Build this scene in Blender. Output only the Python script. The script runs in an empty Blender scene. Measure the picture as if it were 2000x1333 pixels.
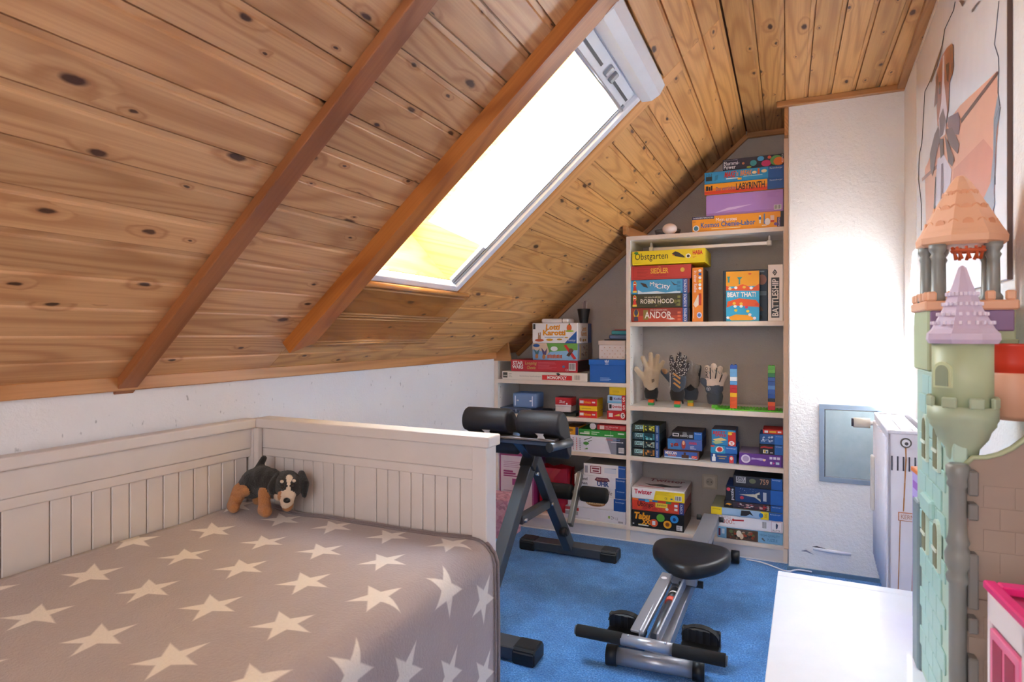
import bpy, bmesh, math, random
from mathutils import Vector, Matrix
random.seed(7)
SC = bpy.context.scene
COL = SC.collection

# ------------------------------------------------------------------ camera
F_PX, HOR, CAM_H = 1192.0, 652.0, 1.15
YAW = math.atan(537.0 / 1192.0)
SN, CS = math.sin(YAW), math.cos(YAW)
cam_d = bpy.data.cameras.new('camera'); cam = bpy.data.objects.new('camera', cam_d); COL.objects.link(cam)
cam.location = (0, 0, CAM_H); cam.rotation_euler = (math.pi / 2, 0, YAW)
cam_d.sensor_fit = 'HORIZONTAL'; cam_d.sensor_width = 36.0; cam_d.lens = 36.0 * F_PX / 2000.0
cam_d.shift_y = -(666.5 - HOR) / 2000.0
cam_d.clip_start = 0.02
cam_d.dof.use_dof = True; cam_d.dof.focus_distance = 3.1; cam_d.dof.aperture_fstop = 8.0
SC.camera = cam
# ------------------------------------------------------------------ light
W = bpy.data.worlds.new('sky'); SC.world = W; W.use_nodes = True
bg = W.node_tree.nodes['Background']; bg.inputs[0].default_value = (0.66, 0.81, 1.0, 1); bg.inputs[1].default_value = 12.0
sun_d = bpy.data.lights.new('sun', 'SUN'); sun = bpy.data.objects.new('sun', sun_d); COL.objects.link(sun)
sun_d.energy = 70.0; sun_d.color = (0.97, 0.98, 1.0); sun_d.angle = math.radians(0.6)
SUN_DIR = Vector((1.351, 1.065, -0.623)).normalized()
sun.rotation_euler = SUN_DIR.to_track_quat('-Z', 'Y').to_euler(); sun.location = (-3, -1, 4)
fill_lamp_d = bpy.data.lights.new('rear_fill_lamp', 'AREA'); rw = bpy.data.objects.new('rear_fill_lamp', fill_lamp_d); COL.objects.link(rw)  # added lamp giving soft fill from behind the viewpoint; no window known there
fill_lamp_d.shape = 'RECTANGLE'; fill_lamp_d.size = 0.86; fill_lamp_d.size_y = 1.06; fill_lamp_d.energy = 11.0; fill_lamp_d.color = (0.95, 0.97, 1.0)
rw.location = (-0.25, -1.19, 1.45); rw.rotation_euler = (math.pi / 2, 0, 0)
SC.cycles.max_bounces = 16; SC.cycles.diffuse_bounces = 10
SC.view_settings.view_transform = 'Standard'; SC.view_settings.look = 'None'
SC.view_settings.exposure = 1.06; SC.view_settings.gamma = 1.0; SC.view_settings.use_curve_mapping = False

# ------------------------------------------------------------------ pixel helpers (measuring only)
def ray(px, py):
    u = (px - 1000) / F_PX; v = (HOR - py) / F_PX
    return (CS * u - SN, SN * u + CS, v)
def onY(px, py, Y):
    r = ray(px, py); t = Y / r[1]; return Vector((r[0] * t, Y, CAM_H + r[2] * t))
def onZ(px, py, Z):
    r = ray(px, py); t = (Z - CAM_H) / r[2]; return Vector((r[0] * t, r[1] * t, Z))
RWK = 0.0406; RW0 = 0.484 - RWK * 3.19
def onRW(px, py):
    r = ray(px, py); t = RW0 / (r[0] - RWK * r[1]); return Vector((r[0] * t, r[1] * t, CAM_H + r[2] * t))
def rwx(y): return RW0 + RWK * y

# ------------------------------------------------------------------ materials
def lin(c):
    if isinstance(c, str):
        c = c.lstrip('#'); c = [int(c[i:i + 2], 16) / 255 for i in (0, 2, 4)]
    return tuple((x / 12.92 if x <= 0.04045 else ((x + 0.055) / 1.055) ** 2.4) for x in c) + (1.0,)
class NT:
    def __init__(s, name):
        s.m = bpy.data.materials.new(name); s.m.use_nodes = True; s.t = s.m.node_tree
        s.b = s.t.nodes['Principled BSDF']; s.out = s.t.nodes['Material Output']
    def n(s, ty, **kw):
        nd = s.t.nodes.new('ShaderNode' + ty)
        for k, v in kw.items():
            if k.startswith('i_'):
                key = k[2:]; key = int(key) if key.isdigit() else key
                s.set(nd.inputs[key], v)
            else: setattr(nd, k, v)
        return nd
    def set(s, inp, v):
        if hasattr(v, 'is_output') or isinstance(v, bpy.types.NodeSocket): s.t.links.new(v, inp)
        else: inp.default_value = v
    def math(s, op, a, b=0.0, c=None):
        nd = s.n('Math', operation=op); s.set(nd.inputs[0], a); s.set(nd.inputs[1], b)
        if c is not None: s.set(nd.inputs[2], c)
        return nd.outputs[0]
    def mix(s, fac, a, b, bt='MIX'):
        nd = s.n('Mix', data_type='RGBA', blend_type=bt); s.set(nd.inputs[0], fac); s.set(nd.inputs[6], a); s.set(nd.inputs[7], b)
        return nd.outputs[2]
    def ramp(s, fac, stops, interp='LINEAR'):
        nd = s.n('ValToRGB'); cr = nd.color_ramp; cr.interpolation = interp
        while len(cr.elements) < len(stops): cr.elements.new(0.5)
        for e, (p, c) in zip(cr.elements, stops): e.position = p; e.color = c if len(c) == 4 else tuple(c) + (1,)
        s.set(nd.inputs[0], fac); return nd.outputs[0]
    def vec(s, v, scale=(1, 1, 1), loc=(0, 0, 0)):
        nd = s.n('Mapping'); s.set(nd.inputs[0], v); nd.inputs[1].default_value = loc; nd.inputs[3].default_value = scale; return nd.outputs[0]
    def noise(s, v, scale, detail=2.0, rough=0.5, dist=0.0):
        nd = s.n('TexNoise'); s.set(nd.inputs['Vector'], v); nd.inputs['Scale'].default_value = scale
        nd.inputs['Detail'].default_value = detail; nd.inputs['Roughness'].default_value = rough; nd.inputs['Distortion'].default_value = dist
        return nd.outputs[0]
    def bump(s, h, strength=0.3, dist=0.01):
        nd = s.n('Bump'); nd.inputs['Strength'].default_value = strength; nd.inputs['Distance'].default_value = dist
        s.set(nd.inputs['Height'], h); s.t.links.new(nd.outputs[0], s.b.inputs['Normal'])
    def base(s, c): s.set(s.b.inputs['Base Color'], c)
    def coord(s, which='Object'): return s.n('TexCoord').outputs[which]
_mc = {}
def M(c, rough=0.5, metal=0.0, coat=0.0, bump=0.0, bscale=300, name=None):
    key = (c, rough, metal, coat, bump, bscale)
    if key in _mc: return _mc[key]
    n = NT(name or 'paint_' + str(c).strip('#')); v = n.coord()
    l = lin(c)
    # slight procedural unevenness so that nothing is a dead flat colour
    f = n.noise(v, 14.0, 3.0)
    n.base(n.mix(f, tuple(x * 0.93 for x in l[:3]) + (1,), tuple(min(1, x * 1.05) for x in l[:3]) + (1,)))
    n.b.inputs['Roughness'].default_value = rough; n.b.inputs['Metallic'].default_value = metal
    n.b.inputs['Coat Weight'].default_value = coat
    if bump: n.bump(n.noise(v, bscale, 4.0), bump, 0.003)
    _mc[key] = n.m; return n.m
def wood(name, light, dark, streak, knot=(0.07, 0.025, 0.012), knots=0.55, rough=0.38, ax='y'):
    n = NT(name); oi = n.n('ObjectInfo').outputs['Random']
    co = n.n('SeparateXYZ'); n.set(co.inputs[0], n.coord())
    x, y = co.outputs[0], co.outputs[1]
    if ax == 'x': x, y = y, x
    x = n.math('ADD', x, n.math('MULTIPLY', co.outputs[2], 0.7))
    r1 = n.math('MULTIPLY', oi, 91.0); r2 = n.math('MULTIPLY', oi, 57.0)
    def cv(sx, sy, o):
        c = n.n('CombineXYZ'); n.set(c.inputs[0], n.math('MULTIPLY', n.math('ADD', x, n.math('MULTIPLY', oi, 3.1 + o)), sx))
        n.set(c.inputs[1], n.math('MULTIPLY', n.math('ADD', y, r1), sy)); n.set(c.inputs[2], n.math('ADD', r2, o)); return c.outputs[0]
    # knots
    vo = n.n('TexVoronoi', feature='F1', voronoi_dimensions='2D'); kn = n.n('VectorMath', operation='MULTIPLY_ADD'); wn = n.n('TexNoise'); n.set(wn.inputs['Vector'], cv(60.0, 30.0, 2.0)); wn.inputs['Scale'].default_value = 1.0; n.set(kn.inputs[0], wn.outputs['Color']); kn.inputs[1].default_value = (0.09, 0.09, 0.0); n.set(kn.inputs[2], cv(11.0, 4.6, 0.0)); n.set(vo.inputs['Vector'], kn.outputs[0]); vo.inputs['Scale'].default_value = 1.0
    dist = vo.outputs['Distance']; sep = n.n('SeparateColor'); n.set(sep.inputs[0], vo.outputs['Color'])
    size = n.math('MULTIPLY', n.math('GREATER_THAN', sep.outputs[0], 1 - knots), n.math('MULTIPLY_ADD', n.math('POWER', sep.outputs[1], 2.0), 0.9, 0.28))
    kd = n.math('DIVIDE', dist, n.math('MAXIMUM', n.math('MULTIPLY', size, 0.125), 0.0001))
    kmask = n.ramp(kd, [(0.55, (1, 1, 1, 1)), (1.0, (0, 0, 0, 1))])
    halo = n.ramp(n.math('DIVIDE', kd, 3.0), [(0.2, (1, 1, 1, 1)), (1.0, (0, 0, 0, 1))])
    halo = n.math('MULTIPLY', halo, n.math('GREATER_THAN', size, 0.1))
    # growth rings bending round the knots
    warp = n.math('MULTIPLY', halo, 0.6)
    g = n.noise(cv(6.0, 0.55, 5.0), 1.0, 1.5, 0.4)
    rings = n.math('SINE', n.math('MULTIPLY', n.math('ADD', g, n.math('MULTIPLY', warp, 0.12)), 95.0))
    rings = n.math('MULTIPLY_ADD', rings, 0.5, 0.5)
    rings = n.math('POWER', rings, 2.5)
    fine = n.noise(cv(190.0, 3.0, 9.0), 1.0, 4.0, 0.6)
    big = n.noise(cv(2.5, 0.8, 12.0), 1.0, 2.0)
    c = n.mix(big, light, dark)
    c = n.mix(n.math('MULTIPLY', rings, 0.5), c, streak)
    c = n.mix(n.ramp(fine, [(0.42, (0, 0, 0, 1)), (0.75, (0.35, 0.35, 0.35, 1))]), c, streak)
    c = n.mix(n.math('MULTIPLY', halo, 0.35), c, streak)
    c = n.mix(kmask, c, knot + (1,))
    tone = n.math('MULTIPLY_ADD', oi, 0.22, 0.89)
    hsv = n.n('HueSaturation'); n.set(hsv.inputs['Color'], c); n.set(hsv.inputs['Value'], tone); n.base(hsv.outputs[0])
    n.b.inputs['Roughness'].default_value = rough; n.bump(fine, 0.12, 0.002)
    return n.m
MW_SLOPE = wood('pine_boards_slope', lin('#d7aa7e'), lin('#c99868'), lin('#9c6236'), knots=0.6)
MW_FLAT = wood('pine_boards_warm', lin('#dfab6e'), lin('#d09a58'), lin('#a4682f'), knots=0.6)
MW_WELL = wood('pale_pine_well', lin('#d6b468'), lin('#caa452'), lin('#a0722a'), knot=(0.10, 0.03, 0.008), knots=0.4, rough=0.55)
MW_TRIM = wood('stained_pine_trim', lin('#c8935f'), lin('#ba8250'), lin('#94602f'), knots=0.12)
MW_BEAM = wood('dark_pine_cover_strip', lin('#9a5c33'), lin('#87502b'), lin('#62341a'), knots=0.05)
MW_CASE = wood('orange_pine_casing', lin('#c67c3c'), lin('#b46c30'), lin('#8a4518'), knots=0.1)

def plaster(name, c1, c2, bscale, bstr, speck=True, dark=(0.25, 0.25, 0.28, 1)):
    n = NT(name); v = n.coord()
    a = n.noise(v, 3.0, 4.0); c = n.mix(a, c1, c2)
    if speck:
        sp = n.noise(n.vec(v, (1, 1, 0.55)), 55.0, 2.0, 0.5)
        c = n.mix(n.ramp(sp, [(0.70, (0, 0, 0, 1)), (0.76, (0.6, 0.6, 0.6, 1))]), c, dark)
    n.base(c); n.b.inputs['Roughness'].default_value = 0.85
    h = n.math('ADD', n.noise(v, bscale, 5.0, 0.65), n.math('MULTIPLY', n.noise(v, bscale * 0.25, 3.0), 0.8))
    n.bump(h, bstr, 0.006); return n.m
MP_LEFT = plaster('white_plaster_pitted', lin('#ecedf1'), lin('#e2e3e8'), 110.0, 0.35, True, lin('#8d8f98'))
MP_CHIM = plaster('rough_white_plaster', lin('#f2f1f1'), lin('#e9e8ea'), 85.0, 0.55, False)
MP_RIGHT = plaster('rough_white_wall', lin('#f3f0ee'), lin('#ebe7e4'), 95.0, 0.45, False)
MP_BACK = plaster('grey_woodchip_wall', lin('#c3bab3'), lin('#b4aaa4'), 160.0, 0.5, True, lin('#9d938d'))
def carpet():
    n = NT('blue_loop_carpet'); v = n.coord()
    a = n.noise(v, 170.0, 3.0, 0.75); b = n.noise(v, 9.0, 4.0, 0.6); w = n.noise(n.vec(v, (1, 1.6, 1)), 90.0, 3.0)
    c = n.ramp(a, [(0.36, lin('#1b5aa4')), (0.5, lin('#3585d2')), (0.64, lin('#8cc4f4'))])
    c = n.mix(n.ramp(b, [(0.38, (0, 0, 0, 1)), (0.68, (0.6, 0.6, 0.6, 1))]), c, lin('#1f5a9c')); c = n.mix(n.math('MULTIPLY', w, 0.3), c, lin('#4f9be0'))
    n.base(c); n.b.inputs['Roughness'].default_value = 0.95; n.b.inputs['Sheen Weight'].default_value = 0.2
    n.bump(n.math('ADD', a, w), 0.9, 0.006); return n.m
M_CARPET = carpet()

# ------------------------------------------------------------------ mesh helpers
class MB:
    """collects shapes into one mesh"""
    def __init__(s): s.bm = bmesh.new(); s.mi = 0
    def _mark(s, faces):
        for f in faces: f.material_index = s.mi
    def mat(s, i): s.mi = i; return s
    def box(s, x0, x1, y0, y1, z0, z1, bev=0.0, seg=1, M_=None):
        r = bmesh.ops.create_cube(s.bm, size=1.0); vs = r['verts']
        for v in vs: v.co = Vector(((x0 + x1) / 2 + v.co.x * (x1 - x0), (y0 + y1) / 2 + v.co.y * (y1 - y0), (z0 + z1) / 2 + v.co.z * (z1 - z0)))
        fs = {f for v in vs for f in v.link_faces}
        s._mark(fs)
        if bev > 0:
            es = list({e for v in vs for e in v.link_edges})
            r2 = bmesh.ops.bevel(s.bm, geom=es, offset=bev, segments=seg, affect='EDGES', profile=0.5)
            s._mark(r2['faces']); vs = list({v for f in r2['faces'] for v in f.verts} | {v for v in vs if v.is_valid})
            vs = s._island(vs)
        if M_ is not None: bmesh.ops.transform(s.bm, matrix=M_, verts=vs)
        return vs
    def _island(s, vs):
        seen = set(vs); st = list(vs)
        while st:
            v = st.pop()
            for e in v.link_edges:
                o = e.other_vert(v)
                if o not in seen: seen.add(o); st.append(o)
        return list(seen)
    def cyl(s, p0, p1, r0, r1=None, seg=20, caps=True):
        r1 = r0 if r1 is None else r1
        p0, p1 = Vector(p0), Vector(p1); d = p1 - p0
        q = Vector((0, 0, 1)).rotation_difference(d.normalized()).to_matrix().to_4x4()
        a, b = [], []
        for i in range(seg):
            t = 2 * math.pi * i / seg; u = Vector((math.cos(t), math.sin(t), 0))
            a.append(s.bm.verts.new(p0 + q @ (u * r0))); b.append(s.bm.verts.new(p1 + q @ (u * r1)))
        fs = []
        for i in range(seg):
            j = (i + 1) % seg; f = s.bm.faces.new((a[i], a[j], b[j], b[i])); f.smooth = True; fs.append(f)
        if caps:
            if r0 > 1e-6: fs.append(s.bm.faces.new(a[::-1]))
            if r1 > 1e-6: fs.append(s.bm.faces.new(b))
        s._mark(fs); return a + b
    def lathe(s, prof, c=(0, 0, 0), seg=24, smooth=True, rot0=0.0):
        c = Vector(c); rings = []; fs = []
        for (r, z) in prof:
            rings.append([s.bm.verts.new(c + Vector((r * math.cos(rot0 + 2 * math.pi * i / seg), r * math.sin(rot0 + 2 * math.pi * i / seg), z))) for i in range(seg)])
        for a, b in zip(rings, rings[1:]):
            for i in range(seg):
                j = (i + 1) % seg; f = s.bm.faces.new((a[i], a[j], b[j], b[i])); f.smooth = smooth; fs.append(f)
        fs.append(s.bm.faces.new(rings[0][::-1])); fs.append(s.bm.faces.new(rings[-1]))
        s._mark(fs); return [v for r in rings for v in r]
    def tube(s, pts, r, seg=10, caps=True):
        pts = [Vector(p) for p in pts]; rings = []; n0 = None; fs = []
        for i, p in enumerate(pts):
            d = (pts[min(i + 1, len(pts) - 1)] - pts[max(i - 1, 0)]).normalized()
            if n0 is None:
                n0 = d.orthogonal().normalized()
            n0 = (n0 - d * n0.dot(d)).normalized(); b = d.cross(n0)
            rr = r[i] if isinstance(r, (list, tuple)) else r
            rings.append([s.bm.verts.new(p + (n0 * math.cos(2 * math.pi * k / seg) + b * math.sin(2 * math.pi * k / seg)) * rr) for k in range(seg)])
        for a, b in zip(rings, rings[1:]):
            for i in range(seg):
                j = (i + 1) % seg; f = s.bm.faces.new((a[i], a[j], b[j], b[i])); f.smooth = True; fs.append(f)
        if caps: fs.append(s.bm.faces.new(rings[0][::-1])); fs.append(s.bm.faces.new(rings[-1]))
        s._mark(fs)
    def prism(s, pts, depth, M_=None):
        """polygon in xy extruded from z=0 to z=depth"""
        a = [s.bm.verts.new((p[0], p[1], 0)) for p in pts]; b = [s.bm.verts.new((p[0], p[1], depth)) for p in pts]
        n = len(pts); fs = [s.bm.faces.new(a[::-1]), s.bm.faces.new(b)]
        for i in range(n):
            j = (i + 1) % n; fs.append(s.bm.faces.new((a[i], a[j], b[j], b[i])))
        s._mark(fs)
        if M_ is not None: bmesh.ops.transform(s.bm, matrix=M_, verts=a + b)
        return a + b
    def poly(s, pts):
        f = s.bm.faces.new([s.bm.verts.new(p) for p in pts]); s._mark([f]); return f
    def ball(s, c, r, sub=3, scale=(1, 1, 1)):
        r_ = bmesh.ops.create_icosphere(s.bm, subdivisions=sub, radius=r)
        for v in r_['verts']: v.co = Vector(c) + Vector((v.co.x * scale[0], v.co.y * scale[1], v.co.z * scale[2]))
        fs = {f for v in r_['verts'] for f in v.link_faces}
        for f in fs: f.smooth = True
        s._mark(fs); return r_['verts']
    def mesh(s, name):
        bmesh.ops.recalc_face_normals(s.bm, faces=[f for f in s.bm.faces if len(s.bm.faces) > 0])
        me = bpy.data.meshes.new(name); s.bm.to_mesh(me); s.bm.free(); return me
    def build(s, name, mats, parent=None, **kw): return obj(name, s.mesh(name), mats, parent, **kw)
def obj(name, me, mats=None, parent=None, loc=None, rot=None):
    if mats is not None:
        for m in (mats if isinstance(mats, (list, tuple)) else [mats]): me.materials.append(m)
    o = bpy.data.objects.new(name, me); COL.objects.link(o); o.parent = parent
    if loc is not None: o.location = loc
    if rot is not None: o.rotation_euler = rot
    return o
def thing(name, label, cat, loc=(0, 0, 0), rz=0.0, group=None):
    o = bpy.data.objects.new(name, None); COL.objects.link(o); o.empty_display_size = 0.05
    o.location = loc; o.rotation_euler = (0, 0, rz); return tag(o, label, cat, group)
def tag(o, label, cat, group=None):
    o['label'] = label; o['category'] = cat
    if group: o['group'] = group
    return o
def struct(o, label=None):
    o['kind'] = 'structure'
    if label: o['label'] = label
    return o
def text_mesh(txt, u0, v0, u1, v1, M_=None, rot=False, shear=0.0, bold=0.0):
    cu = bpy.data.curves.new('t', 'FONT'); cu.body = txt; cu.shear = shear; cu.offset = bold
    cu.resolution_u = 2
    o = bpy.data.objects.new('t', cu); COL.objects.link(o)
    bpy.context.view_layer.update()
    me = bpy.data.meshes.new_from_object(o.evaluated_get(bpy.context.evaluated_depsgraph_get()))
    bpy.data.objects.remove(o); bpy.data.curves.remove(cu)
    me.materials.clear()
    xs = [v.co.x for v in me.vertices]; ys = [v.co.y for v in me.vertices]
    x0, x1, y0, y1 = min(xs), max(xs), min(ys), max(ys)
    for v in me.vertices:
        a = (v.co.x - x0) / (x1 - x0); b = (v.co.y - y0) / (y1 - y0)
        if rot == -1: a, b = b, 1 - a
        elif rot: a, b = 1 - b, a
        v.co = Vector((u0 + a * (u1 - u0), v0 + b * (v1 - v0), 0))
    if M_ is not None: me.transform(M_)
    return me
FRONT = Matrix(((1, 0, 0, 0), (0, 0, 1, 0), (0, 1, 0, 0), (0, 0, 0, 1)))   # (u,v,n) -> (x, n, z)

# ------------------------------------------------------------------ room constants
XL, YBK, YREAR, ZC = -1.627, 3.69, -1.25, 2.28
TH = math.atan(0.88607595); ST, CT = math.sin(TH), math.cos(TH)
XS, ZS = -1.627, 1.02
XR = -0.205                                        # ridge where slope meets flat ceiling
def S(s, y, n=0.0):                                # slope coordinates; n > 0 into the room
    return Vector((XS + s * CT + n * ST, y, ZS + s * ST - n * CT))
SL = (XR - XS) / CT

# ================================================================== ROOM SHELL
o = MB(); o.box(XL - 0.15, 0.9, YREAR - 0.15, YBK + 0.15, -0.1, 0.0); struct(o.build('floor', M_CARPET), 'blue loop pile carpet')
o = MB(); o.box(XL - 0.12, XL, YREAR - 0.1, YBK + 0.1, -0.05, 1.06); struct(o.build('wall_left', MP_LEFT), 'low white plastered knee wall under the slope')
o = MB(); o.box(XL - 0.1, 0.9, YBK, YBK + 0.12, -0.05, 2.4); struct(o.build('wall_back', MP_BACK), 'grey woodchip wall behind the shelves')
o = MB()
o.prism([(rwx(YREAR - 0.1), YREAR - 0.1), (rwx(YREAR - 0.1) + 0.2, YREAR - 0.1), (rwx(YBK + 0.1) + 0.2, YBK + 0.1), (rwx(YBK + 0.1), YBK + 0.1)], 2.45, Matrix.Translation((0, 0, -0.05)))
struct(o.build('wall_right', MP_RIGHT), 'rough white plastered wall')
o = MB(); o.box(0.007, 0.75, 3.265, YBK + 0.02, -0.02, 2.30, 0.006, 2); CH = struct(o.build('wall_chimney', MP_CHIM), 'white plastered chimney breast')
# unseen rear wall; its window with a blind is added for the fill lamp
o = MB(); wx0, wx1, wz0, wz1 = -0.70, 0.20, 0.90, 2.0
o.box(XL - 0.1, 0.9, YREAR - 0.1, YREAR, -0.05, 2.4); struct(o.build('wall_rear', MP_RIGHT), 'white wall behind the viewpoint')
added_win = bpy.data.objects.new('added_window', None); COL.objects.link(added_win); struct(added_win, 'added white framed window with a drawn white blind, unseen, behind the fill lamp')
for a in ((wx0, wx0 + 0.05, wz0, wz1), (wx1 - 0.05, wx1, wz0, wz1), (wx0 + .05, wx1 - .05, wz0, wz0 + 0.05), (wx0 + .05, wx1 - .05, wz1 - 0.05, wz1), (-0.27, -0.23, wz0 + .05, wz1 - .05)):
    o = MB(); o.box(a[0], a[1], YREAR, YREAR + 0.03, a[2], a[3], 0.004); o.build('frame_bar', M('#f4f4f4', 0.35), added_win)
o = MB(); o.box(wx0 + .05, wx1 - .05, YREAR, YREAR + .008, wz0 + .05, wz1 - .05); o.build('blind', M('#f2f0ec', 0.8), added_win)

# ---- ceiling: backing sheets plus every board as a part of its own
HS0, HS1, HY0, HY1 = 0.483, 1.617, 1.60, 2.24
ceil = bpy.data.objects.new('ceiling', None); COL.objects.link(ceil); struct(ceil, 'pine boarded sloping and flat ceiling')
o = MB()
def slab(s0, s1, y0, y1): o.box(s0, s1, y0, y1, 0.014, 0.05)
slab(-0.25, HS0, YREAR - 0.1, YBK + 0.1); slab(HS1, SL + 0.1, YREAR - 0.1, YBK + 0.1)
slab(HS0, HS1, YREAR - 0.1, HY0); slab(HS0, HS1, HY1, YBK + 0.1)
o.build('slope_backing', M('#5a3a22', 0.9), ceil, loc=(XS, 0, ZS), rot=(0, -TH, 0))
o = MB(); o.box(XR - 0.06, 0.9, YREAR - 0.1, YBK + 0.1, ZC + 0.014, ZC + 0.06); o.build('flat_backing', M('#5a3a22', 0.9), ceil)
def board_mesh(L, P):
    b = MB()
    prof = [(0.0005, 0.0), (P - 0.021, 0.0), (P - 0.0185, 0.0012), (P - 0.016, 0.0038), (P - 0.0042, 0.0048), (P - 0.0036, 0.0115), (P, 0.0115), (P, 0.016), (0.0005, 0.016)]
    a = [b.bm.verts.new((x, 0, z)) for x, z in prof]; c = [b.bm.verts.new((x, L, z)) for x, z in prof]
    n = len(prof); b.bm.faces.new(a); b.bm.faces.new(c[::-1])
    for i in range(n):
        j = (i + 1) % n; b.bm.faces.new((a[i], c[i], c[j], a[j]))
    return b.mesh('board')
PS = 0.0945
secs = [(YREAR, 1.07), (1.07, 1.56), (1.56, 2.28), (2.28, YBK)]
for y0, y1 in secs:
    me = board_mesh(y1 - y0 - 0.001, PS); me.materials.append(MW_SLOPE if y1 < 2 else MW_FLAT)
    for k in range(-1, 20):
        s0 = 0.0105 + PS * k
        if y0 == 1.56 and 4 < k < 17: continue
        p = S(s0, y0)
        b = bpy.data.objects.new('board', me); COL.objects.link(b); b.parent = ceil
        b.location = p; b.rotation_euler = (0, -TH, 0)
PF = 0.0985
me = board_mesh(YBK - YREAR, PF); me.materials.append(MW_FLAT)
for k in range(8):
    b = bpy.data.objects.new('board', me); COL.objects.link(b); b.parent = ceil
    b.location = (XR + 0.002 + PF * k, YREAR, ZC); b.rotation_euler = (0, 0, 0)
# ---- trims
def slope_box(name, s0, s1, y0, y1, n0, n1, mat, bev=0.002):
    b = MB(); b.box(s0, s1, y0, y1, -n1, -n0, bev); return b.build(name, mat, None, loc=(XS, 0, ZS), rot=(0, -TH, 0))
MW_TRIMX = wood('stained_trim_cross', lin('#c8935f'), lin('#ba8250'), lin('#94602f'), knots=0.1, ax='x')
MW_BEAMX = wood('dark_cover_cross', lin('#ad6f44'), lin('#9a5e36'), lin('#774322'), knots=0.0, ax='x')
MW_CASEX = wood('orange_casing_cross', lin('#c67c3c'), lin('#b46c30'), lin('#8a4518'), knots=0.0, ax='x')
o = MB(); o.box(XL, XL + 0.018, YREAR, 3.344, 0.997, 1.036, 0.003); struct(o.build('trim_1', MW_TRIM), 'stained pine strip along the top of the knee wall')
struct(slope_box('trim_2', -0.035, SL - 0.02, 1.04, 1.096, 0.0, 0.024, MW_BEAMX), 'dark pine cover strip running up the slope')
# left casing of the skylight, with a pointed lower end
o = MB()
o.prism([(0.150, 1.522), (SL - 0.02, 1.522), (SL - 0.02, 1.600), (0.20, 1.600)], 0.046, Matrix.Translation((0, 0, -0.046)))
struct(o.build('trim_3', MW_CASEX, None, loc=(XS, 0, ZS), rot=(0, -TH, 0)), 'orange pine casing on the near side of the skylight')
MW_CASEL = wood('light_casing_cross', lin('#e0aa6c'), lin('#d49a5a'), lin('#b87a3c'), knots=0.0, ax='x'); MW_CASEY = wood('light_casing', lin('#e0aa6c'), lin('#d49a5a'), lin('#b87a3c'), knots=0.1)
struct(slope_box('trim_4', 0.474, 1.69, 2.240, 2.312, 0.0, 0.020, MW_CASEL), 'orange pine casing on the far side of the skylight')
struct(slope_box('trim_5', 1.617, 1.692, 1.60, 2.240, 0.0, 0.020, MW_CASEY), 'orange pine casing above the skylight')
# strips in the corner between slope, flat ceiling and back wall
struct(slope_box('trim_6', 0.0, SL - 0.01, YBK - 0.022, YBK, 0.0, 0.026, MW_TRIMX), 'stained pine strip between slope and back wall')
o = MB(); o.box(XR, 0.02, YBK - 0.022, YBK, ZC - 0.03, ZC, 0.002); struct(o.build('trim_7', MW_TRIMX), 'stained pine strip under the flat ceiling at the back wall')
o = MB(); o.box(-0.045, rwx(3.25), 3.238, 3.265, ZC - 0.026, ZC, 0.002); struct(o.build('trim_8', MW_TRIMX), 'stained pine strip over the chimney breast')
o = MB()
for (y0, y1) in ((YREAR, 3.24),):
    a = [(rwx(y0) - 0.03, y0), (rwx(y0) + 0.01, y0), (rwx(y1) + 0.01, y1), (rwx(y1) - 0.03, y1)]
    o.prism(a, 0.022, Matrix.Translation((0, 0, ZC - 0.022)))
struct(o.build('trim_9', MW_TRIM), 'stained pine strip along the right wall')
o = MB(); o.box(-0.012, 0.007, 3.27, 3.40, 2.12, ZC - 0.026, 0.002); struct(o.build('trim_10', MW_TRIM), 'short pine block beside the top of the chimney breast')
o = MB(); o.box(-0.0135, 0.007, 3.318, 3.3435, 0.08, 2.12, 0.002); struct(o.build('trim_14', M('#e0c3a8', 0.5)), 'pale beech strip between the tall bookcase and the chimney breast')
# wooden fillers over the shelf uprights
o = MB(); o.prism([(XL, 0.985), (XL + 0.11, 0.985), (XL + 0.09, 1.095), (XL + 0.02, 1.033), (XL, 1.033)], 0.02, Matrix(((1, 0, 0, 0), (0, 0, 1, 3.344), (0, 1, 0, 0), (0, 0, 0, 1))))
struct(o.build('trim_11', MW_TRIMX), 'pine filler over the low shelf unit')
o = MB(); o.prism([(-0.80, 1.69), (-0.69, 1.69), (-0.80, 1.745)], 0.02, Matrix(((1, 0, 0, 0), (0, 0, 1, 3.36), (0, 1, 0, 0), (0, 0, 0, 1))))
o.box(-0.815, -0.797, 3.28, 3.60, 1.69, 1.735)
struct(o.build('trim_12', MW_TRIMX), 'pine filler over the tall shelf unit')
o = MB(); o.box(0.0, 0.40, 3.255, 3.266, 0.0, 0.018); struct(o.build('baseboard_chimney', M('#5f7f9c', 0.9)), 'blue grey carpet edging at the chimney foot')

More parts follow.
